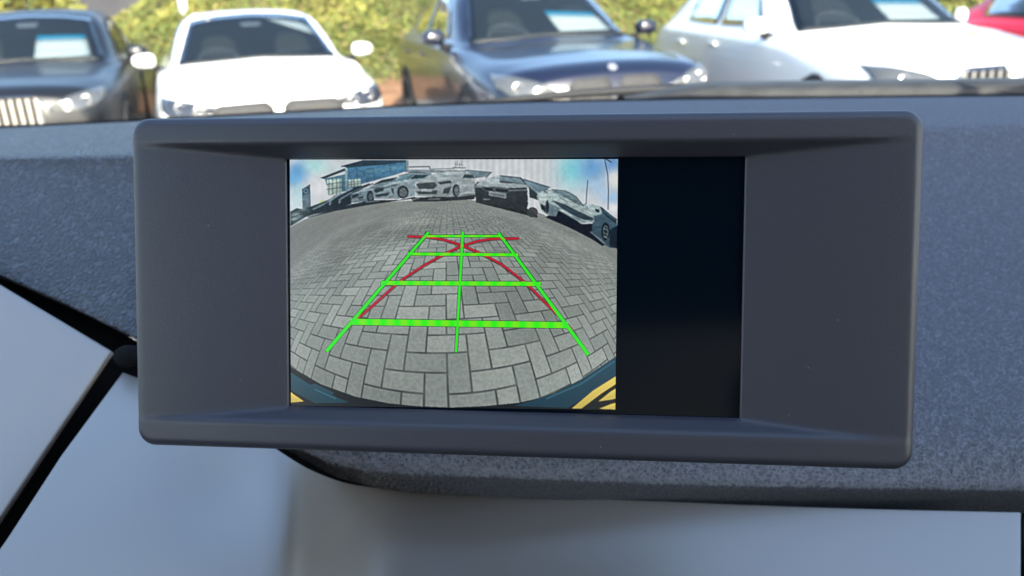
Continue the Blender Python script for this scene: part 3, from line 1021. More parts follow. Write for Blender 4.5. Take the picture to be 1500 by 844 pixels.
tx_, fx_, fy_ = ease(TX), ease([f[0] for f in FX]), ease([f[1] for f in FX])
ty_ = np.where(cq <= cc[2], ease(TY0), catmull(cc[3:], TY0[3:], cq)); ty_ = np.where((cq > cc[2]) & (cq < cc[3]), ease(TY0), ty_)
B = []
for t in np.linspace(0, 1, 36):
    r_ = []
    for k in range(len(cq)):
        px, py = tx_[k] + (fx_[k] - tx_[k]) * t, ty_[k] + (fy_[k] - ty_[k]) * t
        r_.append(at_height(px, py, trim_z(px, py)))
    B.append(r_)
B = np.array(B)
o = mesh_obj('trim_panel', (B - DO).reshape(-1, 3), grid_faces(36, len(cq), 0, True), M['trim'], dash)
so_ = o.modifiers.new('thickness', 'SOLIDIFY'); so_.thickness = .004; so_.offset = -1
bevel(o, .0012, 3, 50)
# next panel past the right-hand joint
sheet('trim_panel', [[(1503, 754, .372), (1700, 760, .38), (1900, 766, .38)], [(1503, 810, .351), (1700, 815, .352), (1900, 820, .352)], [(1503, 990, .301), (1700, 990, .302), (1900, 990, .302)]], M['rubber'], dash, (14, 14))
# black carrier behind the panels, seen in the joints
CX = [-500, -150, 100, 300, 500, 800, 1200, 1900]
rows = []
for (py0, D0) in ((0, .0), (1, .0), (2, 0), (3, 0)):
    r_ = []
    for px in CX:
        e = np.interp(px, [-500, -150, 0, 190, 410, 550, 1500, 1900], [230, 330, 400, 480, 640, 700, 725, 730])
        De = np.interp(px, [-500, 0, 190, 410, 1900], [.58, .51, .46, .42, .42])
        t = py0 / 3
        r_.append((px, e + (1150 - e) * t, De + (.285 - De) * t ** .8 + .02 * (1 - t)))
    rows.append(r_)
sheet('carrier', rows, M['black'], dash, (24, 40), .003, .001)
# felt-wrapped end of the pad's underside, where the joint meets it
c0 = at_depth(188, 522, .408)
V, F = [], []
for i in range(13):
    th = math.pi * i / 12
    for k in range(18):
        ph = 2 * math.pi * k / 18
        V.append(c0 - DO + np.array([.008 * math.cos(th), .006 * math.sin(th) * math.cos(ph), .0062 * math.sin(th) * math.sin(ph)]))
for i in range(12):
    for k in range(18): F.append((i * 18 + k, i * 18 + (k + 1) % 18, (i + 1) * 18 + (k + 1) % 18, (i + 1) * 18 + k))
felt = mat('dark_felt', (.014, .014, .016), .95, spec=.1)
noise_bump(felt, 900, .001, 1.0, 4)
mesh_obj('pad_end', V, F, felt, dash)

# ------------------------------------------------------------------ the display
HW, HH = .1373, .05995                                        # half size of the housing
dx = np.array([.992, .011, -.1037]); dx /= np.linalg.norm(dx)
dy = np.array([.0047, -1.0, -.0555]); dy -= dx * (dx @ dy); dy /= np.linalg.norm(dy)
cam3 = np.stack([C_R, -C_U, C_F], 1)
AX, AY = cam3 @ dx, cam3 @ dy
AZ = np.cross(AX, AY)                                        # towards the viewer
DC = EYE + C_F * .2785 + C_R * (-.00199 * .2785 / .2785)
disp = empty('dashboard_display')
mw = Matrix.Identity(4)
for i in range(3): mw[i][0], mw[i][1], mw[i][2], mw[i][3] = AX[i], AY[i], AZ[i], DC[i]
disp.matrix_world = mw
tag(disp, 'dark grey dashboard display showing a reversing camera picture with green and red guide lines', 'display')


def on_plane(px, py, z=0.0):
    """photograph sight line -> (u, v) on the display's own plane at height z above its face"""
    d = ray(px, py)
    o = EYE - (DC + AZ * z)
    t = -(o @ AZ) / (d @ AZ)
    p = o + d * t
    return np.array([p @ AX, p @ AY])


DEEP = .0066                                                 # how far the screen sits behind the face
SL, SR, ST, SB = on_plane(421, 420, -DEEP)[0], on_plane(1088, 420, -DEEP)[0], on_plane(755, 231, -DEEP)[1], on_plane(755, 604, -DEEP)[1]
TIP_L, TIP_R = on_plane(238, 420)[0], on_plane(1280, 420)[0]
LINE_T, LINE_B = on_plane(755, 207)[1], on_plane(755, 629)[1]


def smin(a, b, k): return -np.log(np.exp(-a / k) + np.exp(-b / k)) * k
def smax(a, b, k): return -smin(-a, -b, k)


def face_h(u, v):
    fl = np.where(u < 0, (u + HW) / (SL + HW), (HW - u) / (HW - SR))
    fl = -DEEP * np.clip(fl, 0, 1.4) ** 1.25
    fl = smax(fl, np.full_like(fl, -DEEP), .00012)
    wt = -DEEP * (LINE_T - v) / (LINE_T - ST)
    wb = -DEEP * (v - LINE_B) / (SB - LINE_B)
    h = smax(smax(fl, wt, .00022), wb, .00022)
    return smin(h, np.zeros_like(h), .00022)


RC, RF = .0066, .0034                                        # corner radius, edge rounding


def knots(h, cuts, n_mid):
    e = h - RC
    ends = h - RC * (1 - np.linspace(0, 1, 12)) ** 1
    ends = e + RC * np.sin(np.linspace(0, math.pi / 2, 14))
    mid = np.linspace(-e, e, n_mid)
    for c in cuts:                                           # put grid lines exactly on the screen opening
        mid[np.argmin(abs(mid - c))] = c
    return np.concatenate([-ends[::-1][:-1], mid, ends[1:]])


U, Vv = knots(HW, (SL, SR), 210), knots(HH, (SB, ST), 104)
UU, VV = np.meshgrid(U, Vv)
a = np.clip((abs(UU) - (HW - RC)) / RC, 0, 1); b = np.clip((abs(VV) - (HH - RC)) / RC, 0, 1)
mxn = np.maximum(a, b); hyp = np.hypot(a, b)
k_ = np.where((a > 0) & (b > 0), mxn / np.maximum(hyp, 1e-9), 1)
PU = np.sign(UU) * (np.minimum(abs(UU), HW - RC) + RC * a * k_)
PV = np.sign(VV) * (np.minimum(abs(VV), HH - RC) + RC * b * k_)
e = RC * (1 - mxn)                                           # distance in from the outline
drop = np.where(e < RF, RF - np.sqrt(np.maximum(RF**2 - (RF - e) ** 2, 0)), 0)
HZ = face_h(UU, VV) - drop
# the whole box is slightly dished top to bottom
nr, ncc = HZ.shape
Vx = [np.array([PU[i, j], PV[i, j], HZ[i, j]]) for i in range(nr) for j in range(ncc)]
inU = (U > SL - 1e-7) & (U < SR + 1e-7); inV = (Vv > SB - 1e-7) & (Vv < ST + 1e-7)
Fx = []
for i in range(nr - 1):
    for j in range(ncc - 1):
        if inU[j] and inU[j + 1] and inV[i] and inV[i + 1]: continue
        Fx.append((i * ncc + j, i * ncc + j + 1, (i + 1) * ncc + j + 1, (i + 1) * ncc + j))
# sides and back: the outline carried back and closed in
edge = [j for j in range(ncc)] + [i * ncc + ncc - 1 for i in range(1, nr)] + [(nr - 1) * ncc + j for j in range(ncc - 2, -1, -1)] + [i * ncc for i in range(nr - 2, 0, -1)]
prev = edge
for (dz, sc_) in ((-.010, 1.0), (-.018, .985), (-.024, .94), (-.026, .88)):
    cur = []
    for i in edge:
        p = Vx[i]
        cur.append(len(Vx)); Vx.append(np.array([p[0] * sc_, p[1] - .0 * dz if sc_ == 1 else p[1] * sc_, dz - RF]))
    n_ = len(edge)
    Fx += [(prev[k], cur[k], cur[(k + 1) % n_], prev[(k + 1) % n_]) for k in range(n_)]
    prev = cur
Fx.append(tuple(prev))
# inner wall of the screen opening
ii, jj = np.where(inV)[0], np.where(inU)[0]
loop = [ii[0] * ncc + j for j in jj] + [i * ncc + jj[-1] for i in ii[1:]] + [ii[-1] * ncc + j for j in jj[::-1][1:]] + [i * ncc + jj[0] for i in ii[::-1][1:-1]]
base_i = len(Vx)
for i in loop: Vx.append(Vx[i] + np.array([0, 0, -.0016]))
n_ = len(loop)
Fx += [(loop[k], loop[(k + 1) % n_], base_i + (k + 1) % n_, base_i + k) for k in range(n_)]
housing = mesh_obj('housing', Vx, Fx, M['housing'], disp)
# a few specks of lint and dust on the face
fv, ff = [], []
spots_ = [(697, 660), (1188, 541), (1075, 197), (1160, 612), (300, 330), (1230, 470), (345, 560), (880, 655)]
for px, py in spots_:
    u_, v_ = on_plane(px, py)
    z_ = float(face_h(np.array([u_]), np.array([v_]))[0]) + .00012
    an = rng.uniform(0, 6.28); l_, w_ = rng.uniform(.0002, .00045), rng.uniform(.00006, .00012)
    c_, s_ = math.cos(an), math.sin(an); o_ = len(fv)
    fv += [(u_ - c_ * l_, v_ - s_ * l_, z_), (u_ + s_ * w_, v_ - c_ * w_, z_ + .0001), (u_ + c_ * l_, v_ + s_ * l_, z_), (u_ - s_ * w_, v_ + c_ * w_, z_ + .0001)]
    ff.append((o_, o_ + 1, o_ + 2, o_ + 3))
tag(mesh_obj('dust', fv, ff, mat('pale_lint', (.5, .5, .5), .9), housing, smooth=False), kind='stuff')
# neck that carries the housing on the dashboard
V, F = [], []
for (z, wu, wv, vv) in ((-.028, .09, .034, -.006), (-.05, .085, .03, -.012), (-.09, .08, .026, -.022), (-.13, .08, .024, -.04)):
    for k in range(24):
        an = 2 * math.pi * k / 24
        e2 = lambda t: math.copysign(abs(t) ** .5, t)
        V.append((wu * e2(math.cos(an)), vv + wv * e2(math.sin(an)), z))
for i in range(3):
    for k in range(24): F.append((i * 24 + k, i * 24 + (k + 1) % 24, (i + 1) * 24 + (k + 1) % 24, (i + 1) * 24 + k))
mesh_obj('neck', V, F, M['black'], disp)
# dark screen panel
ZS = -DEEP - .0009
v, f = box_data((SL - .001, SB - .001, ZS - .003), (SR + .001, ST + .001, ZS))
screen = mesh_obj('screen', v, f, M['screen_glass'], disp, smooth=False)


# ---- the picture on the screen, painted as colour values on a fine mesh (one vertex per screen pixel)
class Paint:
    def __init__(s, x0, y0, x1, y1, ss=2):
        s.x0, s.y0, s.ss = x0, y0, ss
        s.w, s.h = int((x1 - x0) * ss), int((y1 - y0) * ss)
        s.px = x0 + (np.arange(s.w) + .5) / ss
        s.py = y0 + (np.arange(s.h) + .5) / ss
        s.X, s.Y = np.meshgrid(s.px, s.py)
        s.im = np.zeros((s.h, s.w, 3)); s.obj = np.zeros((s.h, s.w), bool)

    def mask(s, poly):
        p = np.array(poly, float)
        out = np.zeros((s.h, s.w), bool)
        i0, i1 = np.searchsorted(s.py, p[:, 1].min()), np.searchsorted(s.py, p[:, 1].max())
        j0, j1 = np.searchsorted(s.px, p[:, 0].min()), np.searchsorted(s.px, p[:, 0].max())
        if i1 <= i0 or j1 <= j0: return out
        X, Y = s.X[i0:i1, j0:j1], s.Y[i0:i1, j0:j1]
        c = np.zeros(X.shape, bool)
        for k in range(len(p)):
            (xa, ya), (xb, yb) = p[k], p[k - 1]
            if ya == yb: continue
            c ^= ((ya > Y) != (yb > Y)) & (X < (xb - xa) * (Y - ya) / (yb - ya) + xa)
        out[i0:i1, j0:j1] = c
        return out

    def fill(s, poly, col, al=1.0):
        m_ = s.mask(poly); s.obj |= m_
        y_ = np.array(poly, float)[:, 1]
        sh_ = (1.07 - .20 * (s.Y[m_] - y_.min()) / (np.ptp(y_) + 1e-6))[:, None]
        s.im[m_] = s.im[m_] * (1 - al) + np.array(col) / 255.0 * sh_ * al

    def line(s, pts, wd, col, al=.66):
        pts = np.array(pts, float)
        d = np.full(s.X.shape, 1e9)
        for (xa, ya), (xb, yb) in zip(pts[:-1], pts[1:]):
            i0, i1 = np.searchsorted(s.py, min(ya, yb) - wd), np.searchsorted(s.py, max(ya, yb) + wd)
            j0, j1 = np.searchsorted(s.px, min(xa, xb) - wd), np.searchsorted(s.px, max(xa, xb) + wd)
            X, Y = s.X[i0:i1, j0:j1], s.Y[i0:i1, j0:j1]
            L2 = (xb - xa) ** 2 + (yb - ya) ** 2 + 1e-9
            t = np.clip(((X - xa) * (xb - xa) + (Y - ya) * (yb - ya)) / L2, 0, 1)
            d[i0:i1, j0:j1] = np.minimum(d[i0:i1, j0:j1], np.hypot(X - xa - t * (xb - xa), Y - ya - t * (yb - ya)))
        a = (np.clip(wd / 2 + .35 - d, 0, .7) / .7 * al)[..., None]
        s.im = s.im * (1 - a) + np.array(col) / 255.0 * a

    def blob(s, cx, cy, rx, ry, col, al=1.0):
        g_ = np.exp(-((s.X - cx) / rx) ** 2 - ((s.Y - cy) / ry) ** 2)[..., None] * al
        s.im = s.im * (1 - g_) + np.array(col) / 255.0 * g_

    def oval(s, cx, cy, rx, ry, col, al=1.0):
        m_ = ((s.X - cx) / rx) ** 2 + ((s.Y - cy) / ry) ** 2 < 1
        s.im[m_] = s.im[m_] * (1 - al) + np.array(col) / 255.0 * al


def vnoise(X, Y, sc_, seed):
    r_ = np.random.default_rng(seed).random((64, 64))
    x, y = X / sc_, Y / sc_
    xi, yi = np.floor(x).astype(int), np.floor(y).astype(int)
    fx, fy = x - xi, y - yi
    fx, fy = fx * fx * (3 - 2 * fx), fy * fy * (3 - 2 * fy)
    g_ = lambda a, b: r_[a % 64, b % 64]
    return (g_(yi, xi) * (1 - fx) + g_(yi, xi + 1) * fx) * (1 - fy) + (g_(yi + 1, xi) * (1 - fx) + g_(yi + 1, xi + 1) * fx) * fy


def paint_picture():
    P = Paint(422, 228, 908, 604, 2)
    X, Y = P.X, P.Y
    a_ = lambda pts: [(420 + x / 6.122, 230 + y / 6.118) for x, y in pts]     # upper left of the picture
    b_ = lambda pts: [(660 + x / 6.0, 230 + y / 6.0) for x, y in pts]         # upper right
    c_ = lambda pts: [(410 + x / 2.941, 220 + y / 2.941) for x, y in pts]     # upper half
    d_ = lambda pts: [(410 + x / 2.941, 380 + y / 2.941) for x, y in pts]     # lower half
    # sky with cloud
    P.im[:] = np.array([208, 212, 216]) / 255
    P.blob(426, 238, 14, 7, (240, 240, 240), .8)
    P.blob(437, 250, 15, 15, (80, 150, 215), .8)
    P.blob(430, 262, 14, 12, (95, 170, 225), .8)
    P.blob(462, 243, 18, 12, (165, 225, 225), .8)
    P.blob(440, 285, 16, 14, (170, 215, 225), .8)
    P.blob(465, 275, 16, 16, (228, 230, 232), .8)
    P.blob(432, 300, 12, 14, (215, 235, 240), .8)
    P.blob(495, 250, 18, 10, (190, 215, 215), .5)
    P.blob(838, 248, 22, 26, (120, 215, 225), .8)
    P.blob(868, 246, 22, 24, (90, 155, 215), .8)
    P.blob(898, 240, 14, 14, (75, 135, 200), .75)
    P.blob(876, 275, 14, 12, (170, 205, 235), .8)
    P.blob(900, 262, 9, 12, (235, 232, 228), .95)
    P.blob(896, 290, 14, 10, (150, 195, 235), .8)
    P.blob(898, 305, 10, 7, (240, 240, 240), .8)
    cl = vnoise(X, Y, 9, 3) * .6 + vnoise(X, Y, 4, 4) * .4
    P.im *= (1 + .10 * (cl - .5))[..., None]
    mo = np.sin(2 * math.pi * X / 9.3)                        # faint vertical beat of the screen's raster
    wgt = np.exp(-((X - 730) / 90) ** 4)
    P.im *= (1 + .035 * mo * wgt)[..., None]
    # paving seen through the wide lens
    fe, cx, cy, al, h = 206.0, 668.0, 415.0, R(40), .64
    u, v = (X - cx) / fe, (Y - cy) / fe
    th = np.hypot(u, v) + 1e-9
    sx, sy, sz = np.sin(th) * u / th, -np.sin(th) * v / th, np.cos(th)
    up = sy * math.cos(al) - sz * math.sin(al)
    fw = sz * math.cos(al) + sy * math.sin(al)
    t = np.where(up < -.01, h / np.maximum(-up, .01), 0)
    gx, gy = sx * t, fw * t
    rot = R(-3)
    gx, gy = (gx * math.cos(rot) - gy * math.sin(rot)) / .1 + 400.3, (gx * math.sin(rot) + gy * math.cos(rot)) / .1 + 400.45
    ci, cj = np.floor(gx).astype(int), np.floor(gy).astype(int)
    fx, fy = gx - ci, gy - cj
    k = (ci - cj) % 4
    jw = .07
    big = 9.0
    ex0 = np.where(k == 1, big, fx); ex1 = np.where(k == 0, big, 1 - fx)
    ey0 = np.where(k == 2, big, fy); ey1 = np.where(k == 3, big, 1 - fy)
    ed = np.minimum(np.minimum(ex0, ex1), np.minimum(ey0, ey1))
    bi = np.where(k == 1, ci - 1, ci); bj = np.where(k == 2, cj - 1, cj)
    tone = (np.sin(bi * 12.9898 + bj * 78.233) * 43758.5453) % 1.0
    tone = np.where((k == 0) | (k == 1), tone, tone * .8)
    base = np.stack([133 + 24 * tone, 142 + 23 * tone, 138 + 22 * tone], -1) / 255
    gr = vnoise(gx * 9 + 50, gy * 9 + 50, 1.0, 11) - .5
    base *= (1 + .13 * gr)[..., None]
    base *= (1 + .24 * (vnoise(gx, gy, 7, 5) - .5) + .10 * (vnoise(gx, gy, 2.3, 6) - .5))[..., None]
    far = .75 * np.clip((t - 1.6) / 4.0, 0, 1)[..., None]
    base = base * (1 - far) + np.array([136, 139, 136]) / 255 * far * (1 + .06 * (vnoise(X, Y, 5, 9) - .5))[..., None] + base * 0
    left = np.clip((560 - X) / 160, 0, 1) * np.clip((430 - Y) / 90, 0, 1)
    base *= (1 - .12 * left)[..., None]
    jl = np.clip((jw - ed) / .05, 0, 1) * np.clip(1.25 - t / 6.0, .35, 1)
    jl *= .55 + .45 * vnoise(gx * 1.7, gy * 1.7, 1.0, 21)
    base = base * (1 - .82 * jl[..., None]) + np.array([34, 40, 42]) / 255 * .82 * jl[..., None]
    lit = np.clip((ed - jw) / .04, 0, 1) * np.clip((.13 - ed) / .05, 0, 1) * np.clip(1 - t / 2.5, 0, 1)
    base *= (1 + .07 * lit)[..., None]
    edge_x = [420, 430, 445, 470, 520, 560, 600, 640, 690, 720, 790, 850, 880, 910]
    edge_y = [336, 330, 322, 313, 302, 297, 294, 292, 293, 299, 312, 335, 350, 364]
    gm = Y > np.interp(X, edge_x, edge_y)
    P.im[gm] = base[gm]
    # building on the left
    P.fill(a_([(340, 195), (670, 120), (670, 290), (380, 330)]), (84, 128, 146))
    P.fill(a_([(360, 205), (490, 195), (490, 320), (370, 350)]), (225, 236, 220))
    for x in (378, 412, 448, 478): P.line(a_([(x, 200), (x, 335)]), 1.2, (35, 55, 65))
    for y in (245, 290): P.line(a_([(360, y), (490, y - 18)]), 1.4, (40, 60, 70))
    P.fill(a_([(530, 95), (1065, 38), (1065, 130), (960, 165), (670, 245), (550, 290)]), (84, 132, 164))
    P.fill(a_([(700, 120), (1065, 70), (1065, 100), (700, 160)]), (115, 165, 190), .7)
    P.fill(a_([(555, 205), (665, 195), (665, 255), (555, 275)]), (222, 232, 216))
    for x in (578, 605, 635): P.line(a_([(x, 200), (x, 270)]), 1, (60, 80, 90))
    for y in (225, 248): P.line(a_([(555, y), (665, y - 8)]), .9, (60, 80, 90))
    P.line(a_([(630, 105), (632, 200)]), 1, (40, 70, 85))
    P.line(a_([(780, 95), (782, 200)]), .7, (60, 95, 115))
    P.line(a_([(930, 70), (932, 165)]), .7, (60, 95, 115))
    P.fill(a_([(490, 82), (690, 28), (1085, 28), (1080, 44), (860, 70), (540, 98)]), (48, 70, 86))
    P.line(a_([(495, 85), (690, 34)]), 2.2, (22, 34, 44))
    P.fill(a_([(305, 188), (520, 104), (528, 124), (330, 200)]), (30, 58, 72))
    P.line(a_([(308, 188), (520, 106)]), 1.6, (18, 30, 38))
    P.fill(a_([(522, 100), (544, 98), (544, 290), (524, 295)]), (160, 178, 184))
    P.fill(a_([(1064, 28), (1094, 28), (1094, 135), (1064, 140)]), (158, 172, 180))
    P.line(a_([(1066, 28), (1066, 135)]), 1, (60, 75, 85))
    P.line(a_([(1100, 90), (1280, 86), (1282, 104)]), 2.0, (62, 76, 84))
    P.fill(a_([(1095, 112), (1290, 112), (1420, 120), (1400, 140), (1090, 140)]), (158, 168, 174))
    P.line(a_([(1290, 108), (1500, 104)]), 1.4, (90, 105, 110))
    # sign tower
    P.fill(a_([(138, 292), (206, 250), (212, 455), (140, 472)]), (122, 142, 152))
    P.fill(a_([(138, 292), (206, 250), (207, 325), (138, 352)]), (62, 84, 102))
    P.oval(*a_([(172, 306)])[0], 3.6, 3.4, (150, 175, 190)); P.oval(*a_([(172, 306)])[0], 2.2, 2.1, (45, 70, 100))
    P.line(a_([(206, 250), (212, 455)]), 1.3, (30, 45, 58)); P.line(a_([(138, 292), (206, 250)]), 1.2, (30, 45, 58))
    # roof plant and buildings far behind
    for x, y0, y1 in ((45, 40, 90), (60, 34, 80), (80, 50, 95), (100, 36, 80)): P.line(b_([(x, y0), (x - 3, y1)]), 1.0, (90, 105, 115))
    P.line(b_([(35, 62), (108, 70)]), 1.2, (100, 115, 120)); P.line(b_([(20, 94), (130, 96)]), 1.6, (70, 85, 92))
    P.fill(b_([(130, 115), (360, 135), (330, 172), (190, 190), (150, 130)]), (140, 156, 165))
    P.line(b_([(130, 116), (360, 135), (310, 185)]), 1.5, (55, 70, 80))
    P.fill(b_([(640, 195), (870, 265), (850, 300), (760, 320), (650, 250)]), (132, 152, 164))
    P.line(b_([(640, 196), (870, 266)]), 1.8, (50, 66, 76))
    # trees and far row on the left
    P.fill(a_([(30, 490), (90, 458), (150, 470), (250, 430), (330, 400), (400, 372), (380, 480), (180, 535), (30, 625)]), (26, 44, 46))
    P.blob(*a_([(90, 520)])[0], 9, 4, (205, 215, 215), .9); P.blob(*a_([(70, 560)])[0], 8, 4, (190, 205, 205), .9)
    P.blob(*a_([(160, 480)])[0], 10, 3, (150, 170, 165), .8)
    for q_ in ([(40, 545), (110, 520), (190, 490)], [(45, 580), (120, 560)], [(120, 495), (230, 470)]): P.line(a_(q_), 1.5, (15, 28, 36))
    P.line(a_([(300, 405), (330, 392)]), 2.0, (170, 200, 80), .7)
    # dark cars receding
    P.fill(a_([(200, 490), (300, 440), (430, 345), (520, 315), (600, 275), (760, 240), (600, 330), (580, 420), (440, 475), (230, 520)]), (22, 38, 50))
    for q_, wd in (([(235, 470), (330, 425), (465, 335)], 2.0), ([(380, 400), (450, 350), (590, 280)], 2.3), ([(385, 425), (395, 405)], 2.5),
                   ([(470, 385), (570, 325), (690, 270)], 2.0), ([(470, 410), (480, 395)], 2.4)): P.line(a_(q_), wd, (205, 220, 228))
    for q_ in ([(460, 370), (560, 310), (740, 240)], [(590, 320), (700, 270), (770, 240)]): P.line(a_(q_), 1.8, (14, 24, 32))
    # silver car
    P.fill(a_([(570, 345), (640, 305), (770, 255), (850, 205), (1000, 178), (960, 235), (850, 275), (770, 320), (760, 395), (590, 412)]), (138, 154, 164))
    P.fill(a_([(770, 250), (850, 205), (990, 180), (930, 225), (820, 255)]), (42, 66, 72))
    P.line(a_([(690, 290), (800, 250), (930, 222)]), 1.6, (225, 232, 232)); P.line(a_([(585, 330), (700, 300), (770, 290)]), 1.5, (230, 236, 236))
    P.fill(a_([(580, 345), (640, 325), (645, 350), (590, 372)]), (35, 48, 58)); P.fill(a_([(640, 365), (690, 350), (690, 380), (645, 390)]), (28, 38, 46))
    P.oval(*a_([(752, 355)])[0], 5.5, 8.5, (24, 32, 40)); P.oval(*a_([(752, 355)])[0], 3.2, 5.6, (90, 104, 112))
    P.line(a_([(575, 392), (700, 370)]), 1.4, (230, 235, 235))
    # pale hatchback
    P.fill(a_([(765, 300), (960, 225), (1020, 172), (1130, 138), (1290, 148), (1320, 180), (1150, 232), (1150, 345), (1080, 362), (990, 378), (780, 376)]), (172, 184, 190))
    P.fill(a_([(960, 222), (1040, 172), (1135, 150), (1085, 200)]), (120, 158, 170)); P.line(a_([(1085, 200), (1140, 150)]), 1.4, (40, 56, 64))
    P.fill(a_([(1105, 200), (1150, 158), (1285, 158), (1225, 190)]), (52, 74, 82)); P.line(a_([(1010, 172), (1130, 138), (1295, 150)]), 1.6, (45, 60, 66))
    P.line(a_([(870, 262), (960, 232), (1090, 215)]), 1.6, (238, 240, 240)); P.line(a_([(800, 285), (890, 275), (985, 250)]), 1.8, (30, 42, 50))
    P.fill(a_([(778, 296), (872, 278), (868, 305), (800, 322)]), (44, 58, 64)); P.fill(a_([(790, 338), (930, 318), (900, 350), (800, 358)]), (46, 58, 64))
    P.fill(a_([(935, 275), (960, 285), (960, 335), (940, 310)]), (60, 74, 80))
    P.oval(*a_([(1042, 315)])[0], 8.2, 9.4, (28, 34, 38)); P.oval(*a_([(1044, 318)])[0], 6.0, 7.0, (98, 104, 106)); P.oval(*a_([(1044, 318)])[0], 2.0, 2.4, (40, 46, 50))
    for an in range(5): P.line([a_([(1044, 318)])[0], (a_([(1044, 318)])[0][0] + 5.6 * math.cos(an * 1.257), a_([(1044, 318)])[0][1] + 6.6 * math.sin(an * 1.257))], 1.1, (160, 165, 168))
    # shadow under the left-hand row
    P.fill(a_([(180, 540), (440, 470), (590, 420), (780, 385), (1010, 385), (1150, 355), (1150, 372), (730, 432), (440, 485), (190, 545)]), (30, 40, 48))
    P.line(a_([(710, 405), (830, 392)]), 1.2, (215, 222, 222)); P.line(a_([(890, 385), (980, 366)]), 1.4, (220, 225, 225))
    # big pale car in the middle
    P.fill(c_([(560, 206), (845, 190), (838, 212), (700, 221), (575, 223)]), (54, 58, 60))
    P.fill(c_([(575, 168), (600, 132), (680, 96), (722, 86), (800, 89), (838, 112), (846, 192), (760, 202), (700, 202), (592, 197)]), (190, 194, 194))
    P.fill(c_([(688, 97), (798, 93), (776, 112), (690, 120)]), (212, 216, 218)); P.line(c_([(690, 96), (722, 87), (800, 90)]), 1.2, (90, 100, 106))
    P.fill(c_([(795, 104), (832, 106), (838, 120), (786, 121)]), (64, 80, 88)); P.line(c_([(690, 112), (780, 109)]), 1.0, (130, 140, 145))
    P.fill(c_([(588, 146), (664, 140), (677, 152), (660, 166), (600, 166)]), (76, 84, 86))
    P.line(c_([(588, 146), (664, 140), (677, 152), (660, 166), (600, 166), (588, 146)]), 1.1, (30, 36, 40))
    P.fill(c_([(680, 139), (735, 131), (741, 141), (692, 148)]), (58, 66, 72)); P.line(c_([(660, 128), (735, 120)]), 1.0, (235, 238, 238))
    P.fill(c_([(586, 178), (680, 172), (674, 190), (598, 190)]), (66, 74, 76)); P.fill(c_([(606, 168), (656, 167), (656, 180), (608, 180)]), (205, 210, 212))
    P.fill(c_([(708, 164), (738, 158), (728, 186), (700, 188)]), (72, 80, 82))
    P.oval(*c_([(759, 174)])[0], 5.0, 9.2, (40, 46, 50)); P.oval(*c_([(761, 176)])[0], 3.4, 7.0, (120, 126, 128))
    P.line(c_([(782, 186), (838, 182)]), 1.6, (232, 235, 235)); P.line(c_([(786, 194), (836, 190)]), 1.0, (60, 66, 70))
    P.line(c_([(640, 212), (690, 210)]), 1.2, (225, 228, 228)); P.line(c_([(560, 216), (600, 208)]), 1.2, (225, 228, 228))
    # dark saloon head on
    P.fill(c_([(842, 216), (960, 240), (1062, 250), (1085, 262), (1112, 284), (1108, 292), (1060, 280), (950, 252), (845, 226)]), (46, 48, 50))
    P.oval(*c_([(1088, 268)])[0], 8, 7.5, (70, 72, 74))
    P.fill(c_([(838, 152), (850, 136), (910, 130), (948, 108), (1040, 118), (1066, 152), (1070, 232), (1062, 264), (960, 247), (845, 224)]), (58, 64, 68))
    P.fill(c_([(842, 152), (862, 134), (935, 108), (950, 108), (946, 140), (1062, 146), (1068, 160), (985, 164), (925, 158), (860, 156)]), (206, 210, 212))
    P.fill(c_([(950, 112), (1034, 120), (1058, 147), (945, 134)]), (140, 156, 164)); P.line(c_([(948, 110), (1038, 119), (1062, 150)]), 1.4, (40, 52, 58)); P.line(c_([(948, 132), (1058, 148)]), 1.2, (60, 74, 80))
    for q_ in ([(866, 158), (912, 160), (922, 168), (916, 178), (884, 174), (866, 158)], [(924, 162), (986, 168), (988, 178), (976, 184), (930, 180), (924, 162)]):
        P.fill(c_(q_), (44, 50, 54)); P.line(c_(q_), .9, (188, 194, 196))
    P.line(c_([(842, 158), (866, 160)]), 1.6, (225, 228, 228)); P.line(c_([(990, 174), (1064, 172)]), 1.4, (218, 222, 222)); P.line(c_([(990, 169), (1062, 168)]), .9, (30, 36, 40))
    q_ = [(902, 178), (974, 189), (973, 206), (902, 194), (902, 178)]
    P.fill(c_(q_), (146, 152, 154)); P.line(c_(q_), 1.1, (226, 230, 230)); P.line(c_([(908, 187), (968, 198)]), .9, (70, 76, 80), .8)
    P.line(c_([(878, 212), (904, 212)]), 1.5, (218, 222, 222))
    P.line(c_([(1066, 164), (1074, 180), (1066, 188)]), 2.0, (215, 220, 216)); P.fill(c_([(1072, 160), (1112, 190), (1118, 218), (1075, 205)]), (52, 66, 70))
    P.line(c_([(1074, 152), (1114, 186)]), 1.4, (190, 205, 190)); P.line(c_([(1070, 204), (1100, 212)]), 1.3, (225, 228, 225)); P.line(c_([(1066, 220), (1090, 226)]), 1.3, (215, 220, 220))
    # white coupe on the right, its shadow, and the blue car beyond
    P.fill(b_([(830, 530), (960, 455), (1060, 525), (1150, 588), (1260, 585), (1260, 660), (1360, 770), (1335, 785), (1240, 722), (1050, 625)]), (14, 24, 40))
    P.fill(b_([(1180, 425), (1240, 415), (1330, 440), (1462, 560), (1468, 800), (1400, 800), (1340, 762), (1240, 660), (1250, 560)]), (72, 98, 114))
    P.fill(b_([(1185, 425), (1240, 416), (1320, 440), (1330, 500), (1270, 520)]), (196, 208, 206))
    P.fill(b_([(1325, 450), (1462, 545), (1462, 590), (1360, 520)]), (36, 62, 76)); P.line(b_([(1320, 440), (1462, 555)]), 1.4, (22, 36, 44)); P.line(b_([(1345, 470), (1462, 560)]), 1.2, (150, 190, 200))
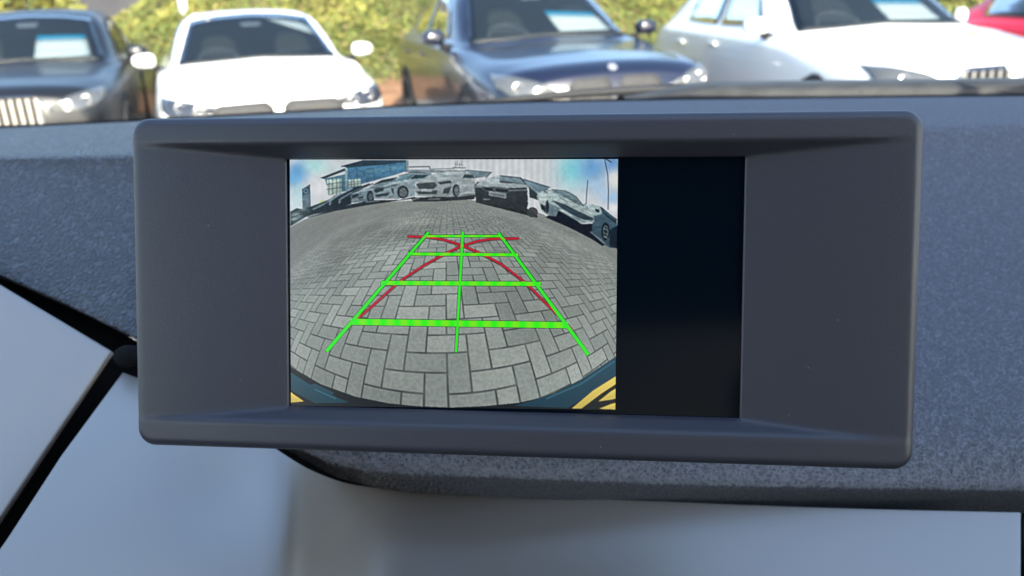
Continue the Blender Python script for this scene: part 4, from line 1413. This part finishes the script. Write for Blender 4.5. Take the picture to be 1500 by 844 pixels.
    P.oval(*b_([(1362, 655)])[0], 6.2, 13, (14, 22, 30)); P.oval(*b_([(1364, 655)])[0], 4.0, 9.5, (86, 104, 112)); P.oval(*b_([(1364, 655)])[0], 2.4, 6.5, (22, 32, 40))
    for y in (628, 665, 700): P.line(b_([(1345, y), (1380, y + 15)]), 1.2, (205, 215, 210))
    P.fill(b_([(1400, 640), (1470, 600), (1470, 810), (1395, 780)]), (16, 36, 54))
    P.fill(b_([(762, 335), (800, 300), (880, 288), (930, 283), (1060, 308), (1175, 425), (1258, 500), (1265, 572), (1150, 582), (1060, 532), (950, 470), (925, 522), (860, 515), (800, 480)]), (196, 206, 204))
    P.fill(b_([(780, 345), (840, 320), (850, 400), (845, 500), (785, 440)]), (214, 222, 218)); P.fill(b_([(790, 410), (830, 430), (838, 492), (795, 455)]), (36, 46, 54))
    P.fill(b_([(860, 400), (960, 450), (920, 520), (862, 508)]), (128, 146, 154))
    P.oval(*b_([(850, 440)])[0], 2.6, 10, (40, 50, 58))
    P.fill(b_([(900, 388), (1000, 418), (1120, 478), (1255, 545), (1242, 572), (1130, 545), (980, 455)]), (58, 76, 88)); P.line(b_([(900, 388), (1000, 420), (1120, 480), (1250, 540)]), 1.3, (20, 32, 40))
    P.fill(b_([(898, 290), (1010, 300), (1100, 350), (1165, 435), (1090, 400), (990, 350), (900, 315)]), (138, 158, 162)); P.line(b_([(895, 288), (1010, 298), (1105, 350), (1168, 432)]), 1.5, (36, 50, 56))
    for q_ in ([(920, 305), (990, 320)], [(985, 335), (1050, 350)], [(1040, 370), (1110, 390)], [(960, 360), (1020, 390)], [(950, 345), (970, 350)], [(1080, 395), (1140, 420)]): P.line(b_(q_), 1.1, (48, 62, 68))
    for q_ in ([(960, 375), (1100, 430), (1240, 500)], [(970, 465), (1080, 520), (1180, 560), (1255, 562)]): P.line(b_(q_), 1.6, (232, 236, 234))
    P.fill(b_([(1065, 510), (1190, 562), (1180, 582), (1060, 532)]), (176, 190, 192)); P.line(b_([(1065, 522), (1185, 572)]), .9, (70, 84, 90))
    P.fill(b_([(1270, 455), (1310, 465), (1305, 490), (1275, 480)]), (24, 32, 36)); P.line(b_([(1230, 660), (1360, 765)]), 1.6, (205, 212, 212))
    P.line(b_([(762, 335), (770, 420), (800, 470), (840, 520)]), 1.6, (226, 230, 224)); P.line(b_([(820, 300), (850, 315)]), 1.6, (30, 38, 42))
    P.line(b_([(1206, 205), (1196, 320), (1192, 410), (1165, 425)]), 1.6, (54, 64, 72))
    P.line(b_([(1355, 20), (1382, 160), (1388, 300), (1384, 460)]), 1.6, (34, 46, 56))
    P.line(b_([(1370, 20), (1410, 45)]), 2.0, (30, 44, 50))
    # bumper, bodywork and painted stripes at the bottom
    arcx = np.array([420, 427, 470, 520, 570, 610, 660, 710, 760, 800, 840, 880, 910])
    arcy = np.array([530, 538, 563, 581, 591, 595, 597, 595, 590, 581, 566, 542, 516])
    P.im[Y > np.interp(X, arcx, arcy)] = np.array([22, 30, 36]) / 255
    P.fill(d_([(30, 478), (55, 492), (130, 540), (150, 535), (235, 575), (225, 585), (300, 618), (150, 620), (50, 565), (30, 560)]), (36, 76, 94))
    P.line(d_([(60, 520), (120, 560), (200, 600)]), 1.4, (30, 70, 90)); P.line(d_([(150, 560), (240, 600)]), 2.0, (62, 116, 134))
    P.fill(d_([(40, 566), (60, 582), (104, 612), (40, 618)]), (236, 208, 104))
    P.fill(d_([(1470, 404), (1445, 420), (1300, 515), (1180, 578), (1010, 632), (1240, 640), (1350, 575), (1470, 490)]), (32, 72, 92))
    P.line(d_([(1440, 440), (1300, 535), (1150, 600)]), 2.2, (62, 118, 138)); P.line(d_([(1440, 480), (1320, 570), (1230, 625)]), 1.6, (24, 62, 80))
    for q_ in ([(1470, 490), (1350, 565), (1258, 642), (1300, 642), (1385, 578), (1470, 522)], [(1470, 542), (1425, 570), (1372, 612), (1430, 604), (1470, 594)], [(1470, 612), (1425, 624), (1375, 644), (1470, 648)]):
        P.fill(d_(q_), (232, 208, 104))
    # dark edging of the drawn guide lines
    for pts, wd, _ in GUIDES:
        p_ = np.array(pts, float); e0, e1 = p_[1] - p_[0], p_[-1] - p_[-2]
        p_[0] += e0 / np.linalg.norm(e0) * wd * .5; p_[-1] -= e1 / np.linalg.norm(e1) * wd * .5
        P.line(p_, wd + 1.7, (14, 30, 20), .85)
    # uneven paint, glass and soft focus in the far part, then the camera's hard sharpening
    im = P.im
    up_ = P.obj & (Y < 400)
    tex = (vnoise(X, Y * 1.6, 5.5, 31) - .5) * .26 + (vnoise(X, Y * 1.4, 2.2, 32) - .5) * .18
    lum = im.mean(-1)
    sky_ = (lum > .74) & (Y < np.interp(X, [420, 560, 640, 760, 840, 910], [300, 262, 255, 250, 262, 300]))
    soft = im.copy()
    for _ in range(2):
        for ax in (0, 1): soft = (np.roll(soft, 1, ax) + np.roll(soft, -1, ax) + 1.4 * soft) / 3.4
    im = np.where(up_[..., None], soft * (1 + tex[..., None]) * np.array([.84, .885, .90]), im)
    for _ in range(2):
        for ax in (0, 1): im = (np.roll(im, 1, ax) + np.roll(im, -1, ax) + 2 * im) / 4
    bl = im.copy()
    for _ in range(2):
        for ax in (0, 1): bl = (np.roll(bl, 2, ax) + np.roll(bl, -2, ax) + 2 * bl) / 4
    im = np.clip(.95 * (im + 1.1 * (im - bl)) , 0, 1)
    im *= (1 + .012 * np.sin(2 * math.pi * X / 3.1))[..., None]
    return P, im


GUIDES = [([(478, 515), (628, 340)], 4.6, 'g'), ([(862, 520), (730, 341)], 4.6, 'g'), ([(668, 516), (678, 339)], 3.6, 'g'),
          ([(625, 346), (735, 346)], 3.2, 'g'), ([(597, 372), (759, 373.5)], 4.2, 'g'), ([(558, 414.5), (792, 416)], 6.2, 'g'), ([(513, 471.5), (832, 476.5)], 9.0, 'g'),
          ([(500, 489), (520, 470), (545, 449), (585, 413), (620, 390), (650, 373), (676, 361), (700, 353.5), (725, 350), (760, 349.5)], 3.0, 'r'),
          ([(838, 484), (820, 464), (795, 440), (770, 415), (735, 388), (705, 372), (676, 359.5), (650, 351.5), (625, 347.5), (597, 346.5)], 3.0, 'r')]
P, im = paint_picture()
Q = np.array([(424.5, 234.0), (905.3, 233.2), (901.3, 600.6), (426.2, 594.6)])     # picture corners on the photograph
NU, NV = 482, 366
uu, vv = np.meshgrid(np.linspace(0, 1, NU), np.linspace(0, 1, NV))
gx = (Q[0, 0] * (1 - uu) + Q[1, 0] * uu) * (1 - vv) + (Q[3, 0] * (1 - uu) + Q[2, 0] * uu) * vv
gy = (Q[0, 1] * (1 - uu) + Q[1, 1] * uu) * (1 - vv) + (Q[3, 1] * (1 - uu) + Q[2, 1] * uu) * vv
ZP = ZS + .0002


def plane_pts(px, py, z):
    d = C_F[None] + ((px - 750.0) / FPX)[:, None] * C_R[None] - ((py - 422.0) / FPX)[:, None] * C_U[None]
    o = EYE - (DC + AZ * z)
    t = -(o @ AZ) / (d @ AZ)
    p = o[None] + d * t[:, None]
    return np.stack([p @ AX, p @ AY, np.full(len(px), z)], 1)


pv = plane_pts(gx.ravel(), gy.ravel(), ZP)
ix = np.clip((gx.ravel() - P.x0) * 2 - .5, 0, P.w - 2); iy = np.clip((gy.ravel() - P.y0) * 2 - .5, 0, P.h - 2)
i0, j0 = iy.astype(int), ix.astype(int)
fy, fx = (iy - i0)[:, None], (ix - j0)[:, None]
cv = (im[i0, j0] * (1 - fx) + im[i0, j0 + 1] * fx) * (1 - fy) + (im[i0 + 1, j0] * (1 - fx) + im[i0 + 1, j0 + 1] * fx) * fy
lin = np.where(cv <= .04045, cv / 12.92, ((cv + .055) / 1.055) ** 2.4)
me = bpy.data.meshes.new('camera_picture')
idx = np.arange(NU * NV).reshape(NV, NU)
quads = np.stack([idx[:-1, :-1], idx[1:, :-1], idx[1:, 1:], idx[:-1, 1:]], -1).reshape(-1, 4)
me.vertices.add(len(pv)); me.vertices.foreach_set('co', pv.ravel())
me.loops.add(quads.size); me.loops.foreach_set('vertex_index', quads.ravel())
me.polygons.add(len(quads)); me.polygons.foreach_set('loop_start', np.arange(0, quads.size, 4)); me.polygons.foreach_set('loop_total', np.full(len(quads), 4))
me.update(calc_edges=True)
ca = me.color_attributes.new('picture', 'FLOAT_COLOR', 'POINT')
ca.data.foreach_set('color', np.concatenate([lin, np.ones((len(lin), 1))], 1).ravel().astype(np.float32))
me.materials.append(emit_material('lit_picture', attr='picture'))
pic = link_obj('camera_picture', me, screen)
tag(pic, 'reversing camera view of parked cars and herringbone block paving')

M['g_line'] = emit_material('green_guide', (.018, .86, .008), stripes=62.0)
M['g_line2'] = emit_material('green_guide_side', (.03, .80, .02))
M['r_line'] = emit_material('red_guide', (.50, .008, .03))
for n_, (pts, wd, c) in enumerate(GUIDES):
    p = np.array(pts, float)
    if len(p) > 2:
        t = np.linspace(0, len(p) - 1, 40); p = catmull(np.arange(len(p)), p, t)
    Lp, Rp = [], []
    for i in range(len(p)):
        d = p[min(i + 1, len(p) - 1)] - p[max(i - 1, 0)]; d /= np.linalg.norm(d)
        nrm = np.array([-d[1], d[0]])
        w_ = wd if n_ not in (0, 1) else wd * (1.15 - .35 * i / (len(p) - 1))
        Lp.append(p[i] + nrm * w_ / 2); Rp.append(p[i] - nrm * w_ / 2)
    z = ZP + (.00006 if c == 'r' else .00012 if n_ > 2 else .00018)
    o_ = np.concatenate([Lp, Rp]); k = len(p)
    v3 = plane_pts(o_[:, 0], o_[:, 1], z)
    F = [(i, i + 1, k + i + 1, k + i) for i in range(k - 1)]
    o = mesh_obj('guide_line', v3, F, M['r_line'] if c == 'r' else (M['g_line'] if 2 < n_ else M['g_line2']), screen, smooth=False)
    if c == 'r': o['label'] = 'curved dark red guide line'
